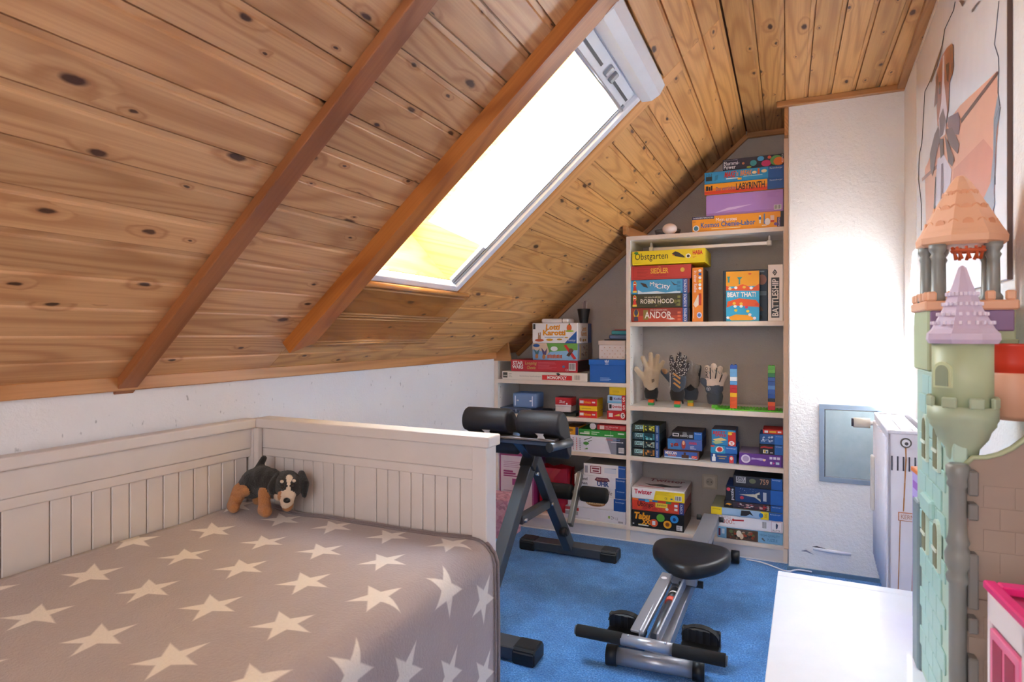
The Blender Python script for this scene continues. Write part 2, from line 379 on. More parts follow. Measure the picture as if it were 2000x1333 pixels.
# ---- skylight
def glass_mat(name, tint, refl=0.08, diff=None, dfac=0.0):
    n = NT(name); t = n.t
    tr = n.n('BsdfTransparent'); tr.inputs[0].default_value = tint
    gl = n.n('BsdfGlossy'); gl.inputs['Roughness'].default_value = 0.08 if diff is None else 0.25
    mx = n.n('MixShader'); mx.inputs[0].default_value = refl; t.links.new(tr.outputs[0], mx.inputs[1]); t.links.new(gl.outputs[0], mx.inputs[2])
    out = mx
    if diff is not None:
        d = n.n('BsdfDiffuse'); d.inputs[0].default_value = diff
        m2 = n.n('MixShader'); m2.inputs[0].default_value = dfac; t.links.new(mx.outputs[0], m2.inputs[1]); t.links.new(d.outputs[0], m2.inputs[2]); out = m2
    t.links.new(out.outputs[0], n.out.inputs[0]); return n.m
win = bpy.data.objects.new('window_1', None); COL.objects.link(win); struct(win, 'roof window with white blind frame and pale pine light well')
win.location = (XS, 0, ZS); win.rotation_euler = (0, -TH, 0)
M_WHT = M('#e6ebf3', 0.35, coat=0.2); M_ALU = M('#c9ced6', 0.3, 0.6); M_DK = M('#3c3f48', 0.5)
s0, s1 = 0.478, 1.612
for (a, b, c, d, nm) in ((s0, s1, 1.602, 1.640, 'frame_bar'), (s0, s1, 2.200, 2.238, 'frame_bar'), (s0, s0 + 0.028, 1.64, 2.20, 'frame_bar')):
    o = MB(); o.box(a, b, c, d, -0.016, 0.02, 0.004, 2); o.build(nm, M_WHT, win)
for (a, b, c, d) in ((s0 + 0.028, 1.45, 1.640, 1.648), (s0 + 0.028, 1.45, 2.186, 2.200)):
    o = MB(); o.box(a, b, c, d, -0.004, 0.03, 0.001); o.build('guide_rail', M('#aeb4bf', 0.35, 0.5), win)
o = MB(); o.box(s0 + 0.03, 1.45, 2.180, 2.186, 0.0, 0.012); o.build('gasket', M_DK, win)
o = MB()                                                             # rounded blind cassette
pr = [(1.505, 0.03), (1.505, -0.02), (1.53, -0.045), (1.565, -0.052), (1.60, -0.040), (1.612, -0.01), (1.612, 0.03)]
o.prism(pr, 0.648, Matrix(((1, 0, 0, 0), (0, 0, 1, 1.597), (0, 1, 0, 0), (0, 0, 0, 1)))); o.build('blind_cassette', M_WHT, win)
o = MB(); o.box(1.425, 1.505, 1.640, 2.20, 0.0, 0.025, 0.003); o.build('blind_rail', M_WHT, win)
for yy, w_ in ((1.66, 0.20), (1.97, 0.21)):
    o = MB(); o.box(1.462, 1.472, yy, yy + w_, -0.002, 0.002); o.build('slot', M_DK, win)
o = MB(); o.cyl((1.432, 1.645, -0.006), (1.432, 2.195, -0.006), 0.007, seg=12); o.build('pull_bar', M_ALU, win)
for yy in (1.90, 1.955):
    o = MB(); o.box(1.455, 1.492, yy, yy + 0.026, -0.012, 0.002, 0.003); o.build('catch', M('#9ea3ab', 0.3, 0.7), win)
DW = 0.40
o = MB(); o.box(s0 - 0.02, s1 + 0.02, 2.238, 2.256, 0.015, DW); o.build('well_panel', MW_WELL.copy(), win)
o = MB(); o.box(s0 - 0.02, s1 + 0.02, 1.584, 1.602, 0.015, DW); o.build('well_panel', MW_WELL, win)
o = MB(); o.box(s0 - 0.02, s0, 1.602, 2.238, 0.015, DW); o.build('well_panel', MW_WELL, win)
o = MB(); o.box(s1, s1 + 0.02, 1.602, 2.238, 0.015, DW); o.build('well_panel', MW_WELL, win)
for (a, b, c, d) in ((s0, s1, 1.602, 1.645), (s0, s1, 2.195, 2.238), (s0, s0 + 0.045, 1.645, 2.195), (s1 - 0.045, s1, 1.645, 2.195)):
    o = MB(); o.box(a, b, c, d, DW - 0.04, DW + 0.03, 0.003); o.build('sash_bar', M('#d8b070', 0.4), win)
o = MB(); o.box(s0 + 0.04, s1 - 0.04, 1.64, 2.2, DW + 0.0, DW + 0.004); o.build('pane', glass_mat('window_glass', (0.96, 0.98, 0.98, 1), 0.05), win)
o = MB(); o.box(s0 - 0.10, s0 - 0.02, 1.5, 2.34, 0.05, DW + 0.04); o.box(s1 + 0.02, s1 + 0.10, 1.5, 2.34, 0.05, DW + 0.04)
o.box(s0 - 0.1, s1 + 0.1, 1.5, 1.584, 0.05, DW + 0.04); o.box(s0 - 0.1, s1 + 0.1, 2.256, 2.34, 0.05, DW + 0.04); o.build('roof_kerb', M('#5a4638', 0.9), win)
# ---- amber translucent panel below the skylight
pan = thing('amber_panel', 'translucent amber sheet with ribbed rails fixed to the slope below the skylight', 'panel', (XS, 0, ZS)); pan.rotation_euler = (0, -TH, 0)
M_AMB = glass_mat('amber_acrylic', (0.96, 0.87, 0.74, 1), 0.07, lin('#c8965c'), 0.18)
o = MB(); o.box(0.155, 0.474, 1.600, 2.352, -0.026, -0.022); o.build('sheet', M_AMB, pan)
o = MB(); o.cyl((0.474, 1.595, -0.026), (0.474, 2.318, -0.026), 0.010, seg=14); o.build('top_rail', M('#c98a48', 0.25, coat=0.5), pan)
for s_ in (0.452, 0.330, 0.318, 0.304, 0.185, 0.172):
    o = MB(); o.cyl((s_, 1.603, -0.027), (s_, 2.35 - (s_ - 0.155) * 0.12, -0.027), 0.0035, seg=8); o.build('rib', M('#b98a58', 0.3, coat=0.4), pan)
for i in range(7):
    o = MB(); o.box(0.20 + i * 0.04, 0.212 + i * 0.04, 1.598, 1.606, -0.034, -0.02, 0.001); o.build('clip', M('#c9a37a', 0.3), pan)

# ================================================================== SHELF UNITS
YB, YB2 = 3.344, 3.668
M_MEL = M('#e9e6e2', 0.4, name='white_melamine'); M_EDGE = M('#e6d7c8', 0.45, name='cream_edge'); M_HOLE = M('#4a4644', 0.8)
def shelf_board(name, x0, x1, z0, z1, par, y0=YB):
    b = MB(); b.mat(0); b.box(x0, x1, y0 + 0.0015, YB2, z0, z1); b.mat(1); b.box(x0, x1, y0, y0 + 0.0015, z0, z1)
    return b.build(name, [M_MEL, M_EDGE], par)
def side(x0, x1, z0, z1, par, holes=True):
    b = MB(); b.mat(0); b.box(x0, x1, YB + 0.0015, YB2, z0, z1); b.mat(1); b.box(x0, x1, YB, YB + 0.0015, z0, z1)
    p = b.build('side_panel', [M_MEL, M_EDGE], par)
    if holes:
        h = MB(); z = z0 + 0.12
        while z < z1 - 0.05:
            for y in (YB + 0.035, YB2 - 0.04): h.cyl((x1 - 0.001, y, z), (x1 + 0.0004, y, z), 0.0028, seg=8)
            z += 0.064
        hh = h.build('pin_holes', M_HOLE, p); hh['kind'] = 'stuff'
    return p
tall = thing('tall_bookcase', 'tall white open bookcase in the niche beside the chimney breast', 'bookcase')
side(-0.812, -0.790, 0.0, 1.687, tall); side(-0.017, 0.004, 0.0, 1.687, tall, False)
TX0, TX1 = -0.790, -0.017
shelf_board('top_board', TX0, TX1, 1.665, 1.687, tall)
for z0, z1 in ((1.190, 1.213), (0.726, 0.751), (0.449, 0.472)): shelf_board('shelf', TX0, TX1, z0, z1, tall)
shelf_board('bottom_board', TX0, TX1, 0.063, 0.084, tall)
b = MB(); b.box(TX0, TX1, YB + 0.008, YB + 0.024, 0.0, 0.063); b.build('plinth', M('#d3d0d2', 0.5), tall)
b = MB()
for x in (-0.70, -0.085):
    b.box(x - 0.006, x + 0.006, YB + 0.12, YB + 0.15, 1.615, 1.665, 0.003); b.box(x - 0.012, x + 0.012, YB + 0.115, YB + 0.155, 1.612, 1.64, 0.004)
b.build('rail_bracket', M('#e8dccf', 0.4), tall)
b = MB(); b.box(-0.70, -0.085, YB + 0.128, YB + 0.142, 1.615, 1.637, 0.003); b.build('clothes_rail', M('#b9aca2', 0.3, 0.6), tall)
low = thing('low_bookcase', 'low white open bookcase under the roof slope', 'bookcase')
side(XL + 0.002, XL + 0.026, 0.0, 0.985, low); LX0, LX1 = XL + 0.026, -0.8125
for z0, z1 in ((0.851, 0.873), (0.646, 0.667), (0.451, 0.472)): shelf_board('shelf', LX0, LX1, z0, z1, low)
shelf_board('bottom_board', LX0, LX1, 0.063, 0.084, low)
b = MB(); b.box(LX0, LX1, YB + 0.008, YB + 0.024, 0.0, 0.063); b.build('plinth', M('#d3d0d2', 0.5), low)

# ================================================================== BOXES
class Deco:
    """flat print on a face given in (u, v) fractions of the face"""
    def __init__(s, w, h, M4, par): s.w, s.h, s.M4, s.par, s.k = w, h, M4, par, 0
    def run(s, items):
        groups = {}
        for it in items:
            s.k += 1; z = 0.0005 + 0.00012 * s.k
            if it[0] == 't':
                _, txt, u0, v0, u1, v1, c = it[:7]; kw = it[7] if len(it) > 7 else {}
                me = text_mesh(txt, u0 * s.w, v0 * s.h, u1 * s.w, v1 * s.h, None, **kw)
                me.transform(Matrix.Translation((0, 0, z))); me.transform(s.M4); obj('lettering', me, M(c, 0.45), s.par)
            else:
                c = it[-1]
                if it[0] == 'r':
                    _, u0, v0, u1, v1, _ = it; pts = [(u0, v0), (u1, v0), (u1, v1), (u0, v1)]
                elif it[0] == 'e':
                    _, u, v, ru, rv, _ = it; pts = [(u + ru * math.cos(t * math.pi / 9), v + rv * math.sin(t * math.pi / 9)) for t in range(18)]
                else: pts = it[1]
                pw = (max(p[0] for p in pts) - min(p[0] for p in pts)) * s.w; ph = (max(p[1] for p in pts) - min(p[1] for p in pts)) * s.h
                if min(pw, ph) > 0.02:
                    b = MB(); b.poly([(p[0] * s.w, p[1] * s.h, z) for p in pts]); me = b.mesh('printed_area'); me.transform(s.M4); obj('printed_area', me, M(c, 0.45), s.par)
                else: groups.setdefault(c, MB()).poly([(p[0] * s.w, p[1] * s.h, z) for p in pts])
        for c, b in groups.items():
            nf = len(b.bm.faces); me = b.mesh('fine_print')
            me.transform(s.M4); fp = obj('fine_print', me, M(c, 0.45), s.par)
            if nf > 1: fp['kind'] = 'stuff'
def bars(u0, v0, u1, v1, n=9, c='#2c2c34', bgc='#f2f2f2'):
    out = [('r', u0, v0, u1, v1, bgc)]; r = random.Random(int(u0 * 1000) + n); x = u0 + (u1 - u0) * 0.06
    while x < u1 - (u1 - u0) * 0.1:
        w = (u1 - u0) * r.choice((0.03, 0.05, 0.07)); out.append(('r', x, v0 + (v1 - v0) * 0.12, x + w, v1 - (v1 - v0) * 0.08, c)); x += w * 2
    return out
def lines(u0, v0, u1, v1, n, c):
    r = random.Random(n * 7 + int(u0 * 100)); h = (v1 - v0) / n
    return [('r', u0, v1 - h * (i + 0.75), u0 + (u1 - u0) * r.uniform(0.6, 1), v1 - h * (i + 0.4), c) for i in range(n)]
def blobs(u0, v0, u1, v1, n, cols, seed=1, r0=0.02, r1=0.07, asp=3.0):
    r = random.Random(seed); out = []
    for i in range(n):
        a = r.uniform(r0, r1); x = r.uniform(u0 + a, max(u0 + a, u1 - a)); b = min(a * asp, (v1 - v0) * 0.45); y = r.uniform(v0 + b, max(v0 + b, v1 - b))
        out.append(('p', [(x + a * r.uniform(0.5, 1) * math.cos(t), y + b * r.uniform(0.5, 1) * math.sin(t)) for t in [k * math.pi / 4 for k in range(8)]], r.choice(cols)))
    return out
def gb(name, label, xl, xr, yt, yb, Yf, z0, dep, col, deco=(), side_col=None, top_col=None, lid=True, rz=0.0, group=None, cat='game box', deco_side=None, deco_top=None, w=None, x0=None):
    """box whose front face fills the given measured edges; returns (root, top z)"""
    a = onY(xl, yt, Yf); c = onY(xr, yt, Yf); d = onY(xl, yb, Yf)
    H_ = a.z - d.z; X0, X1 = a.x, c.x
    if xl > 1225: X0 = max(X0, -0.7885); X1 = min(X1, -0.0185 if z0 < 1.66 else -0.014)
    else: X0 = max(X0, XL + 0.029); X1 = min(X1, -0.8145)
    W_ = X1 - X0
    root = thing(name, label, cat, (X0, Yf, z0 + 0.0005), rz, group)
    side_col = side_col or col; top_col = top_col or col
    def shell(x0, x1, y0, y1, z0_, z1_, nm):
        m = MB(); m.box(x0, x1, y0, y1, z0_, z1_, 0.0012, 1); me = m.mesh(nm)
        for f in me.polygons:
            n_ = f.normal
            f.material_index = 1 if abs(n_.x) > 0.8 else (2 if n_.z > 0.8 else 0)
        return obj(nm, me, [M(col, 0.42), M(side_col, 0.42), M(top_col, 0.42)], root)
    if lid and H_ > 0.012:
        shell(0, W_, 0, dep, H_ * 0.10, H_, 'lid'); shell(0.0012, W_ - 0.0012, 0.0012, dep - 0.0012, 0, H_ * 0.12, 'tray')
    else: shell(0, W_, 0, dep, 0, H_, 'carton')
    if deco: Deco(W_, H_, Matrix(((1, 0, 0, 0), (0, 0, -1, 0), (0, 1, 0, 0), (0, 0, 0, 1))), root).run(deco)
    if deco_side: Deco(dep, H_, Matrix(((0, 0, 1, W_), (1, 0, 0, 0), (0, 1, 0, 0), (0, 0, 0, 1))), root).run(deco_side)
    if deco_top: Deco(W_, dep, Matrix(((1, 0, 0, 0), (0, 1, 0, 0), (0, 0, 1, H_), (0, 0, 0, 1))), root).run(deco_top)
    return root, z0 + 0.0012 + H_
T = lambda *a, **k: ('t',) + a + ((k,) if k else ())
KOS = [('r', 0.885, 0.0, 0.965, 1.0, '#2a57a8'), T('KOSMOS', 0.905, 0.06, 0.95, 0.94, '#ffffff', rot=True)]
def pawn(u=0.03, w=0.075): return [('e', u + w / 2, 0.70, w * 0.42, 0.24, '#f0c23a'), ('e', u + w / 2, 0.70, w * 0.30, 0.19, '#d6322e'), ('p', [(u + w * .25, .55), (u + w * .75, .55), (u + w, .12), (u, .12)], '#d6322e'), ('r', u, 0.10, u + w, 0.24, '#f2d24a'), ('r', u + w * .25, .66, u + w * .75, .74, '#ffffff')]

# ---- top of the tall bookcase
z = 1.687
_, z = gb('chemistry_set', 'orange chemistry set box with blue lettering under the lilac box', 1352, 1533, 424, 453.5, 3.352, z, 0.25, '#f3a01c',
  [('r', 0, .82, .25, 1, '#2c2f63'), T('EXPERIMENTIERKASTEN', .012, .87, .24, .95, '#ffffff'), T('Mein erstes', .27, .62, .50, .84, '#ffffff'), T('Kosmos Chemie-Labor', .10, .26, .70, .60, '#2f64a8', bold=0.02),
   T('8+', .015, .60, .04, .74, '#a5401c'), ('e', .045, .24, .036, .21, '#e9eef0'), ('e', .045, .24, .026, .15, '#3d7f9a'), ('r', .22, .13, .54, .17, '#ffe6a0'),
   ('r', .965, 0, 1, 1, '#1c1a26'), ('r', .93, .02, .965, .62, '#34285c'), T('KOSMOS', .938, .06, .958, .58, '#e6c9d8', rot=True)]
   + [('r', .74, .3, .76, .8, '#f2e9d8'), ('r', .79, .25, .803, .9, '#5d83b5'), ('e', .83, .38, .03, .22, '#eadfd6'), ('r', .86, .35, .90, .75, '#f3d3c0'), ('r', .86, .33, .90, .45, '#d1451e'), ('e', .915, .2, .018, .1, '#7d5aa0'), ('e', .75, .62, .014, .1, '#4d77ac'), ('r', .77, .12, .82, .18, '#f6d7b0')], top_col='#e0941c')
_, z = gb('lilac_box', 'plain lilac box with a barcode label between the game boxes on the tall bookcase', 1379, 1530, 380, 421, 3.362, z, 0.24, '#b48ad2',
  bars(.885, .08, .975, .30) + lines(.80, .66, .96, .92, 5, '#a57cc6') + [('p', [(.12, .14), (.30, .34), (.62, .42), (.40, .26)], '#d9bfe9')])
_, z = gb('maze_game_box', 'flat yellow and red game box with a blue end on the lilac box', 1376, 1534, 362, 382.5, 3.354, z, 0.26, '#f5a51d',
  [('r', 0, 0, .80, .34, '#dd3d1e'), ('r', 0, .30, .80, .55, '#ee7a1f'), ('r', .80, 0, 1, 1, '#1c5ba4'), T('Das verrückte', .15, .30, .40, .66, '#2f5f94'), T('LABYRINTH', .41, .22, .77, .84, '#2b1d20', bold=.02),
   ('r', .02, .36, .05, .80, '#2a1a14'), ('r', .055, .36, .08, .72, '#2a1a14'), ('r', .085, .36, .105, .82, '#2a1a14'), T('Ravensburger', .83, .72, .985, .90, '#d9e4f2')], side_col='#1c5ba4')
_, z = gb('building_game_box', 'flat bright blue game box with red and orange lettering and a falling crane', 1376, 1534, 339.5, 362, 3.356, z, 0.26, '#2a95c9',
  [('r', .81, 0, 1, 1, '#1d5da6'), ('r', .02, .25, .10, .62, '#10212c'), T('1-2-3', .025, .64, .098, .88, '#10212c'), ('p', [(.13, .2), (.17, .3), (.18, .72), (.14, .66)], '#1a79a8'), T('MAKE', .26, .40, .405, .92, '#d4321f', bold=.03, shear=.2), T("'n' BREAK", .41, .44, .61, .90, '#ee8a24', bold=.02, shear=.2),
   ('r', .28, .26, .44, .34, '#d8ecf4'), ('r', .43, .12, .48, .30, '#f4b51f'), ('r', .68, .44, .705, .92, '#e0672c'), ('e', .76, .66, .035, .14, '#f1d9a8'), ('e', .64, .62, .03, .12, '#f1d9a8'), ('r', .50, .34, .74, .40, '#9fd6e8'), T('Ravensburger', .83, .72, .985, .90, '#d9e4f2')], side_col='#1d5da6')
_, z = gb('bouncing_ball_kit', 'black experiment box printed with bright planet-like balls on the tall bookcase', 1411.5, 1534, 317, 338.5, 3.36, z, 0.21, '#231f33',
  [T('Flummi-', .02, .46, .28, .80, '#f2f0f6'), T('Power', .02, .10, .22, .48, '#f2f0f6'), T('Experimentierkasten', .02, .86, .25, .94, '#cfcbe0'), ('e', .51, .44, .055, .26, '#3a8f97'), ('e', .63, .76, .055, .22, '#4aa3d8'), ('e', .77, .80, .03, .14, '#d85c48'), ('e', .72, .30, .08, .28, '#c42f6c'), ('e', .88, .48, .10, .44, '#5f9a52'), ('e', .92, .38, .085, .36, '#e2762c'), ('e', .345, .50, .022, .11, '#b36a4a'), ('e', .44, .12, .04, .10, '#87983a'),
   T('KOSMOS', .965, .25, .99, .95, '#ffffff', rot=True)])
# small glass dish with an egg-shaped stone
ds = thing('stone_in_dish', 'small clear dish on the end of the tall bookcase top', 'dish', (onY(1304, 456, 3.50).x, 3.50, 1.6875))
M_CLR = glass_mat('clear_plastic', (0.80, 0.84, 0.90, 1), 0.10, lin('#8a93a5'), 0.30)
b = MB(); b.lathe([(0.03, 0.0), (0.062, 0.004), (0.072, 0.045), (0.068, 0.045), (0.058, 0.008), (0.02, 0.006)], seg=28); b.build('bowl', M_CLR, ds)
sp = MB(); sp.ball((0, 0, 0), 0.037, 3, (1.05, 1, 0.82)); st = sp.build('egg_shaped_stone', M('#f2dfd6', 0.5), None, loc=(onY(1308, 456, 3.375).x, 3.375, 1.7185)); tag(st, 'pale pink egg-shaped stone beside the clear dish', 'stone')

# ---- second level
Z2 = 1.213; z = Z2
_, z = gb('fantasy_game_box', 'rust red fantasy game box at the bottom of the stack on the upper shelf', 1231, 1347, 602, 629, 3.358, z, 0.29, '#9c3124',
  [('r', .12, 0, .885, .45, '#c4472c'), ('e', .09, .60, .048, .32, '#e6b02c'), ('e', .09, .68, .034, .24, '#3a3f58'), ('p', [(.065, .4), (.115, .4), (.13, .08), (.05, .08)], '#41465e'), ('r', .215, .16, .30, .86, '#8d7a35'), T('ANDOR', .24, .26, .70, .74, '#f6efe6', bold=.01), T('DIE LEGENDEN VON', .34, .80, .62, .90, '#f0ddd0'), ('p', [(.60, .22), (.72, .30), (.76, .18), (.68, .16)], '#e8d8cc')] + [('r', .80, .10 + i * .24, .855, .24 + i * .24, '#e06a44') for i in range(3)] + KOS + [('r', .965, 0, 1, 1, '#2c1d20')], side_col='#2c1d20')
_, z = gb('forest_game_box', 'dark forest green adventure game box with white lettering', 1232, 1347, 575.5, 602, 3.358, z, 0.29, '#39371f',
  blobs(.14, .05, .86, .95, 26, ['#55562a', '#6f7030', '#2c2a1a', '#83803a'], 4, .02, .05) + pawn() + [T('ROBIN HOOD', .17, .30, .74, .64, '#f1ecdc', bold=.01), T('DIE ABENTEUER DES', .24, .70, .52, .80, '#e8e0c4')] + [('r', .80, .10 + i * .28, .85, .28 + i * .28, '#7f8444') for i in range(3)] + KOS + [('r', .965, 0, 1, 1, '#20241a')], side_col='#20241a')
_, z = gb('city_game_box', 'sky blue tile game box with white lettering between two darker boxes', 1232, 1347, 548.5, 575.5, 3.358, z, 0.29, '#3e9fd0',
  [('p', [(.12, .30), (.20, .12), (.45, .18), (.60, .06), (.85, .2), (.85, 0), (.12, 0)], '#cfe6f0'), ('p', [(.16, .82), (.26, .72), (.30, .42), (.22, .52)], '#3a3230'), ('p', [(.68, .9), (.75, .66), (.82, .60), (.74, .56)], '#3a4a58')] + pawn() + [T('My', .33, .46, .46, .84, '#ffffff'), T('City', .44, .24, .68, .70, '#ffffff', bold=.01)] + [('r', .79, .14 + i * .26, .85, .32 + i * .26, '#2a86b8') for i in range(3)] + KOS + [('r', .965, 0, 1, 1, '#7a3c30')], side_col='#4c2d2a')
_, z = gb('red_strategy_game_box', 'plain red game box with gold lettering below the yellow box', 1233, 1350, 521.5, 548.5, 3.36, z, 0.29, '#c8352f',
  [('r', .04, .10, .045, .9, '#9c221f'), ('r', .04, .88, .93, .90, '#9c221f'), ('r', .04, .10, .93, .12, '#9c221f'), T('SIEDLER', .33, .42, .63, .80, '#f0b53a', bold=.02), T('DIE', .46, .84, .50, .94, '#f0b53a'), T('VON CATAN', .38, .24, .60, .36, '#8e1f1d'), ('e', .86, .62, .035, .16, '#e9c04c')] + lines(.10, .2, .30, .8, 6, '#a82a26'), side_col='#7d211f')
ZST = z
# upright orange box beside the stack
gb('upright_orange_game_box', 'orange children game box standing upright beside the stacked boxes', 1352, 1373, 524, 629.5, 3.358, Z2, 0.235, '#ef8a22',
  [T('in einer Reihe', .16, .54, .46, .94, '#f4d2c6', rot=-1, bold=.02), ('p', [(.1, .32), (.55, .50), (.75, .42), (.7, .32), (.3, .26)], '#f4e4cf'), ('r', .60, .30, .85, .52, '#c8401f'), ('e', .66, .12, .24, .055, '#d9d4ee'), ('e', .66, .12, .16, .035, '#5b7fc0'), ('r', .10, .06, .16, .28, '#f9d9a8')] + [('e', .72, .94 - i * .065, .14, .026, c) for i, c in enumerate(('#ffffff', '#2f5fa8', '#ffffff', '#f6d23a', '#e2f0f4', '#ffffff'))], side_col='#4a3024', lid=False)
gb('orchard_game_box', 'bright yellow orchard game box with a raven lying across the stack', 1234.7, 1377.6, 494.5, 521, 3.352, ZST + .004, 0.27, '#f4d90c',
  [T('Obstgarten', .04, .22, .50, .84, '#2c2a1c'), ('e', .06, .88, .03, .10, '#3d8a34'), ('p', [(.555, .72), (.60, .86), (.64, .80), (.72, .50), (.73, .38), (.66, .44), (.60, .52)], '#3a3428'), ('e', .575, .62, .012, .05, '#cf3d1e'), ('e', .775, .50, .034, .16, '#fbf6d8'), ('e', .775, .48, .02, .10, '#4a4434'), T('HABA', .835, .56, .965, .86, '#d8261d', bold=.03), ('r', .835, .40, .88, .44, '#e79a1a'), ('r', .835, .34, .86, .37, '#e79a1a')], side_col='#d8bb12')
gb('dark_adventure_box', 'dark blue illustrated game box standing behind the colourful party game', 1412, 1499, 529, 629, 3.50, Z2, 0.09, '#2f4258',
  blobs(.02, .02, .98, .6, 22, ['#5a4034', '#3c2c28', '#745040', '#2a3038'], 9, .05, .14, .6) + [('r', .70, .94, .93, .97, '#7f92aa'), ('e', .88, .80, .10, .10, '#c98a78'), ('r', .72, .50, .98, .58, '#8a9aa6')], lid=False)
gb('party_game_box', 'small turquoise and orange party game box with cartoon figures standing upright', 1418, 1483, 531.5, 628.5, 3.365, Z2, 0.085, '#28aede',
  [('r', 0, .70, 1, 1, '#f4a71c'), ('p', [(0, .72), (.2, .66), (.5, .74), (.8, .66), (1, .74), (1, .60), (0, .62)], '#e85a22'), ('p', [(.05, .40), (.4, .46), (.9, .42), (1, .34), (1, .28), (.6, .30), (.2, .32), (.02, .28)], '#e85a22'), ('p', [(.05, .08), (.3, .14), (.7, .12), (.9, .04), (.6, 0), (.2, 0)], '#f4a71c'), ('r', 0, 0, 1, .02, '#3a9aa0'), T('BEAT THAT!', .04, .485, .90, .585, '#ffffff', bold=.035)]
  + [('e', x, y, .05, .028, c) for x, y, c in ((.12, .66, '#f6e2a8'), (.30, .67, '#ffffff'), (.55, .68, '#f4c94a'), (.76, .66, '#ffffff'), (.28, .30, '#ffffff'), (.46, .30, '#ffffff'), (.66, .20, '#f4d23a'), (.30, .22, '#f4d23a'), (.72, .13, '#ffffff'), (.62, .28, '#d9356a'), (.25, .36, '#f4c94a'), (.46, .35, '#f4c94a'), (.92, .33, '#e0452a'), (.86, .06, '#f2f2fa'))]
  + [('p', [(.03, .90), (.14, .90), (.10, .86), (.06, .86)], '#2f9a9a'), ('p', [(.34, .88), (.50, .88), (.44, .84), (.38, .84)], '#2f9a9a'), ('r', .06, .78, .11, .86, '#4aa09a'), ('r', .39, .74, .43, .84, '#4aa09a'), ('e', .72, .94, .05, .012, '#d8452a'), ('e', .06, .075, .045, .028, '#ffffff')], side_col='#1d6f9c', lid=False)
gb('naval_game_box', 'narrow white game box with bold black lettering standing upright', 1500, 1532, 518.5, 628.5, 3.358, Z2, 0.26, '#f1e6de',
  [('r', .22, .06, .76, .77, '#17151c'), T('BATTLESHIP', .27, .085, .71, .745, '#f1e6de', rot=True, bold=.02), ('p', [(.46, .92), (.62, .86), (.46, .80), (.30, .86)], '#17151c'), ('p', [(.46, .89), (.54, .86), (.46, .83), (.38, .86)], '#f1e6de'), ('e', .46, .86, .05, .012, '#17151c')], lid=False)

# ---- fourth level: small boxes
Z4 = 0.472
z = Z4
for i, (c, pic, tops) in enumerate((('#1b2a2c', ['#c4843c', '#6b4a30', '#2b1c14'], '#22292a'), ('#15272e', ['#9fb7a8', '#5f7f78', '#c9a878'], '#22292a'), ('#123a44', ['#3f9aa8', '#2a6f7c', '#7fd0d0'], '#22292a'), ('#26301c', ['#c6c83a', '#8a9a2c', '#e3d96a'], '#39401f'))):
    word = ('copper gate', 'skull mask', 'teal underwater', 'yellow green')[i]
    _, z = gb('escape_game_box', 'small dark escape game box with a %s picture in the four-box stack' % word, 1234 + .3 * i, 1289.5, 877 - 15.2 * i, 892.2 - 15.2 * i, 3.362, z, 0.18, c,
      [('r', .10, .40, .38, .88, '#a9d6d8'), T('EXIT', .115, .46, .365, .82, '#12222a', bold=.03), T('Das Spiel', .10, .18, .36, .28, '#b8c4c4'), ('r', .40, .05, .43, .95, pic[0])] + blobs(.44, .05, .78, .95, 9, pic, i + 20, .03, .07) + [('r', .74, .2 + .25 * k, .80, .38 + .25 * k, pic[0]) for k in range(3)] + [('r', .83, 0, .965, 1, '#2c5296'), T('KOSMOS', .87, .12, .92, .88, '#e4ecf6', rot=True)], side_col='#20303a', top_col=tops, group='escape games on the fourth shelf')
z = Z4
_, z = gb('train_game_box', 'brown and blue domino train game box at the bottom of a three-box stack', 1295.6, 1365, 882, 899.5, 3.372, z, 0.2, '#5a3024',
  [('r', .03, .08, .96, .85, '#3b62b4'), ('r', .03, .08, .96, .24, '#9cc4e4'), T('MEXICAN', .06, .46, .38, .80, '#f6eee0', bold=.02), T('TRAIN', .12, .26, .36, .46, '#d8792c', bold=.02), ('r', .52, .14, .72, .52, '#4a2c20'), ('r', .58, .50, .64, .78, '#4a2c20'), ('r', .80, .18, .95, .46, '#e04030'), T('12+', .82, .24, .93, .40, '#ffffff')], side_col='#4a281e')
_, z = gb('pirate_game_box', 'blue and red illustrated card game box in the middle of a three-box stack', 1304, 1371, 861, 881.5, 3.378, z, 0.19, '#4a67ae',
  [('p', [(0, 0), (0, 1), (.20, .9), (.40, .2), (.38, 0)], '#3e7fbe')] + blobs(.04, .15, .36, .95, 9, ['#b03a3a', '#d88a5a', '#8a2a34'], 31, .03, .08) + [('e', .47, .50, .06, .40, '#b5413a'), ('e', .47, .66, .035, .2, '#e0b490'), T('HABA', .63, .56, .86, .82, '#c63a4a', bold=.03)] + lines(.66, .12, .84, .44, 3, '#e8ecf6'), side_col='#33477a')
_, z = gb('black_memory_box', 'flat black picture matching game box with a blue end', 1312, 1371, 847.5, 862, 3.384, z, 0.18, '#1c1a20',
  [('r', .74, 0, 1, 1, '#2a6fc0'), T('memory', .28, .18, .56, .50, '#f2f2f2'), T('STAR', .37, .72, .50, .90, '#d8d8d8'), T('WARS', .36, .54, .51, .70, '#d8d8d8'), ('r', .03, .30, .24, .74, '#d4d4d8'), ('r', .06, .40, .21, .64, '#3a3a42'), ('r', .58, .20, .70, .60, '#9aa0a8'), T('Ravensburger', .77, .68, .98, .86, '#e4ecf6')], side_col='#1d4a86', top_col='#3a2826')
z = Z4
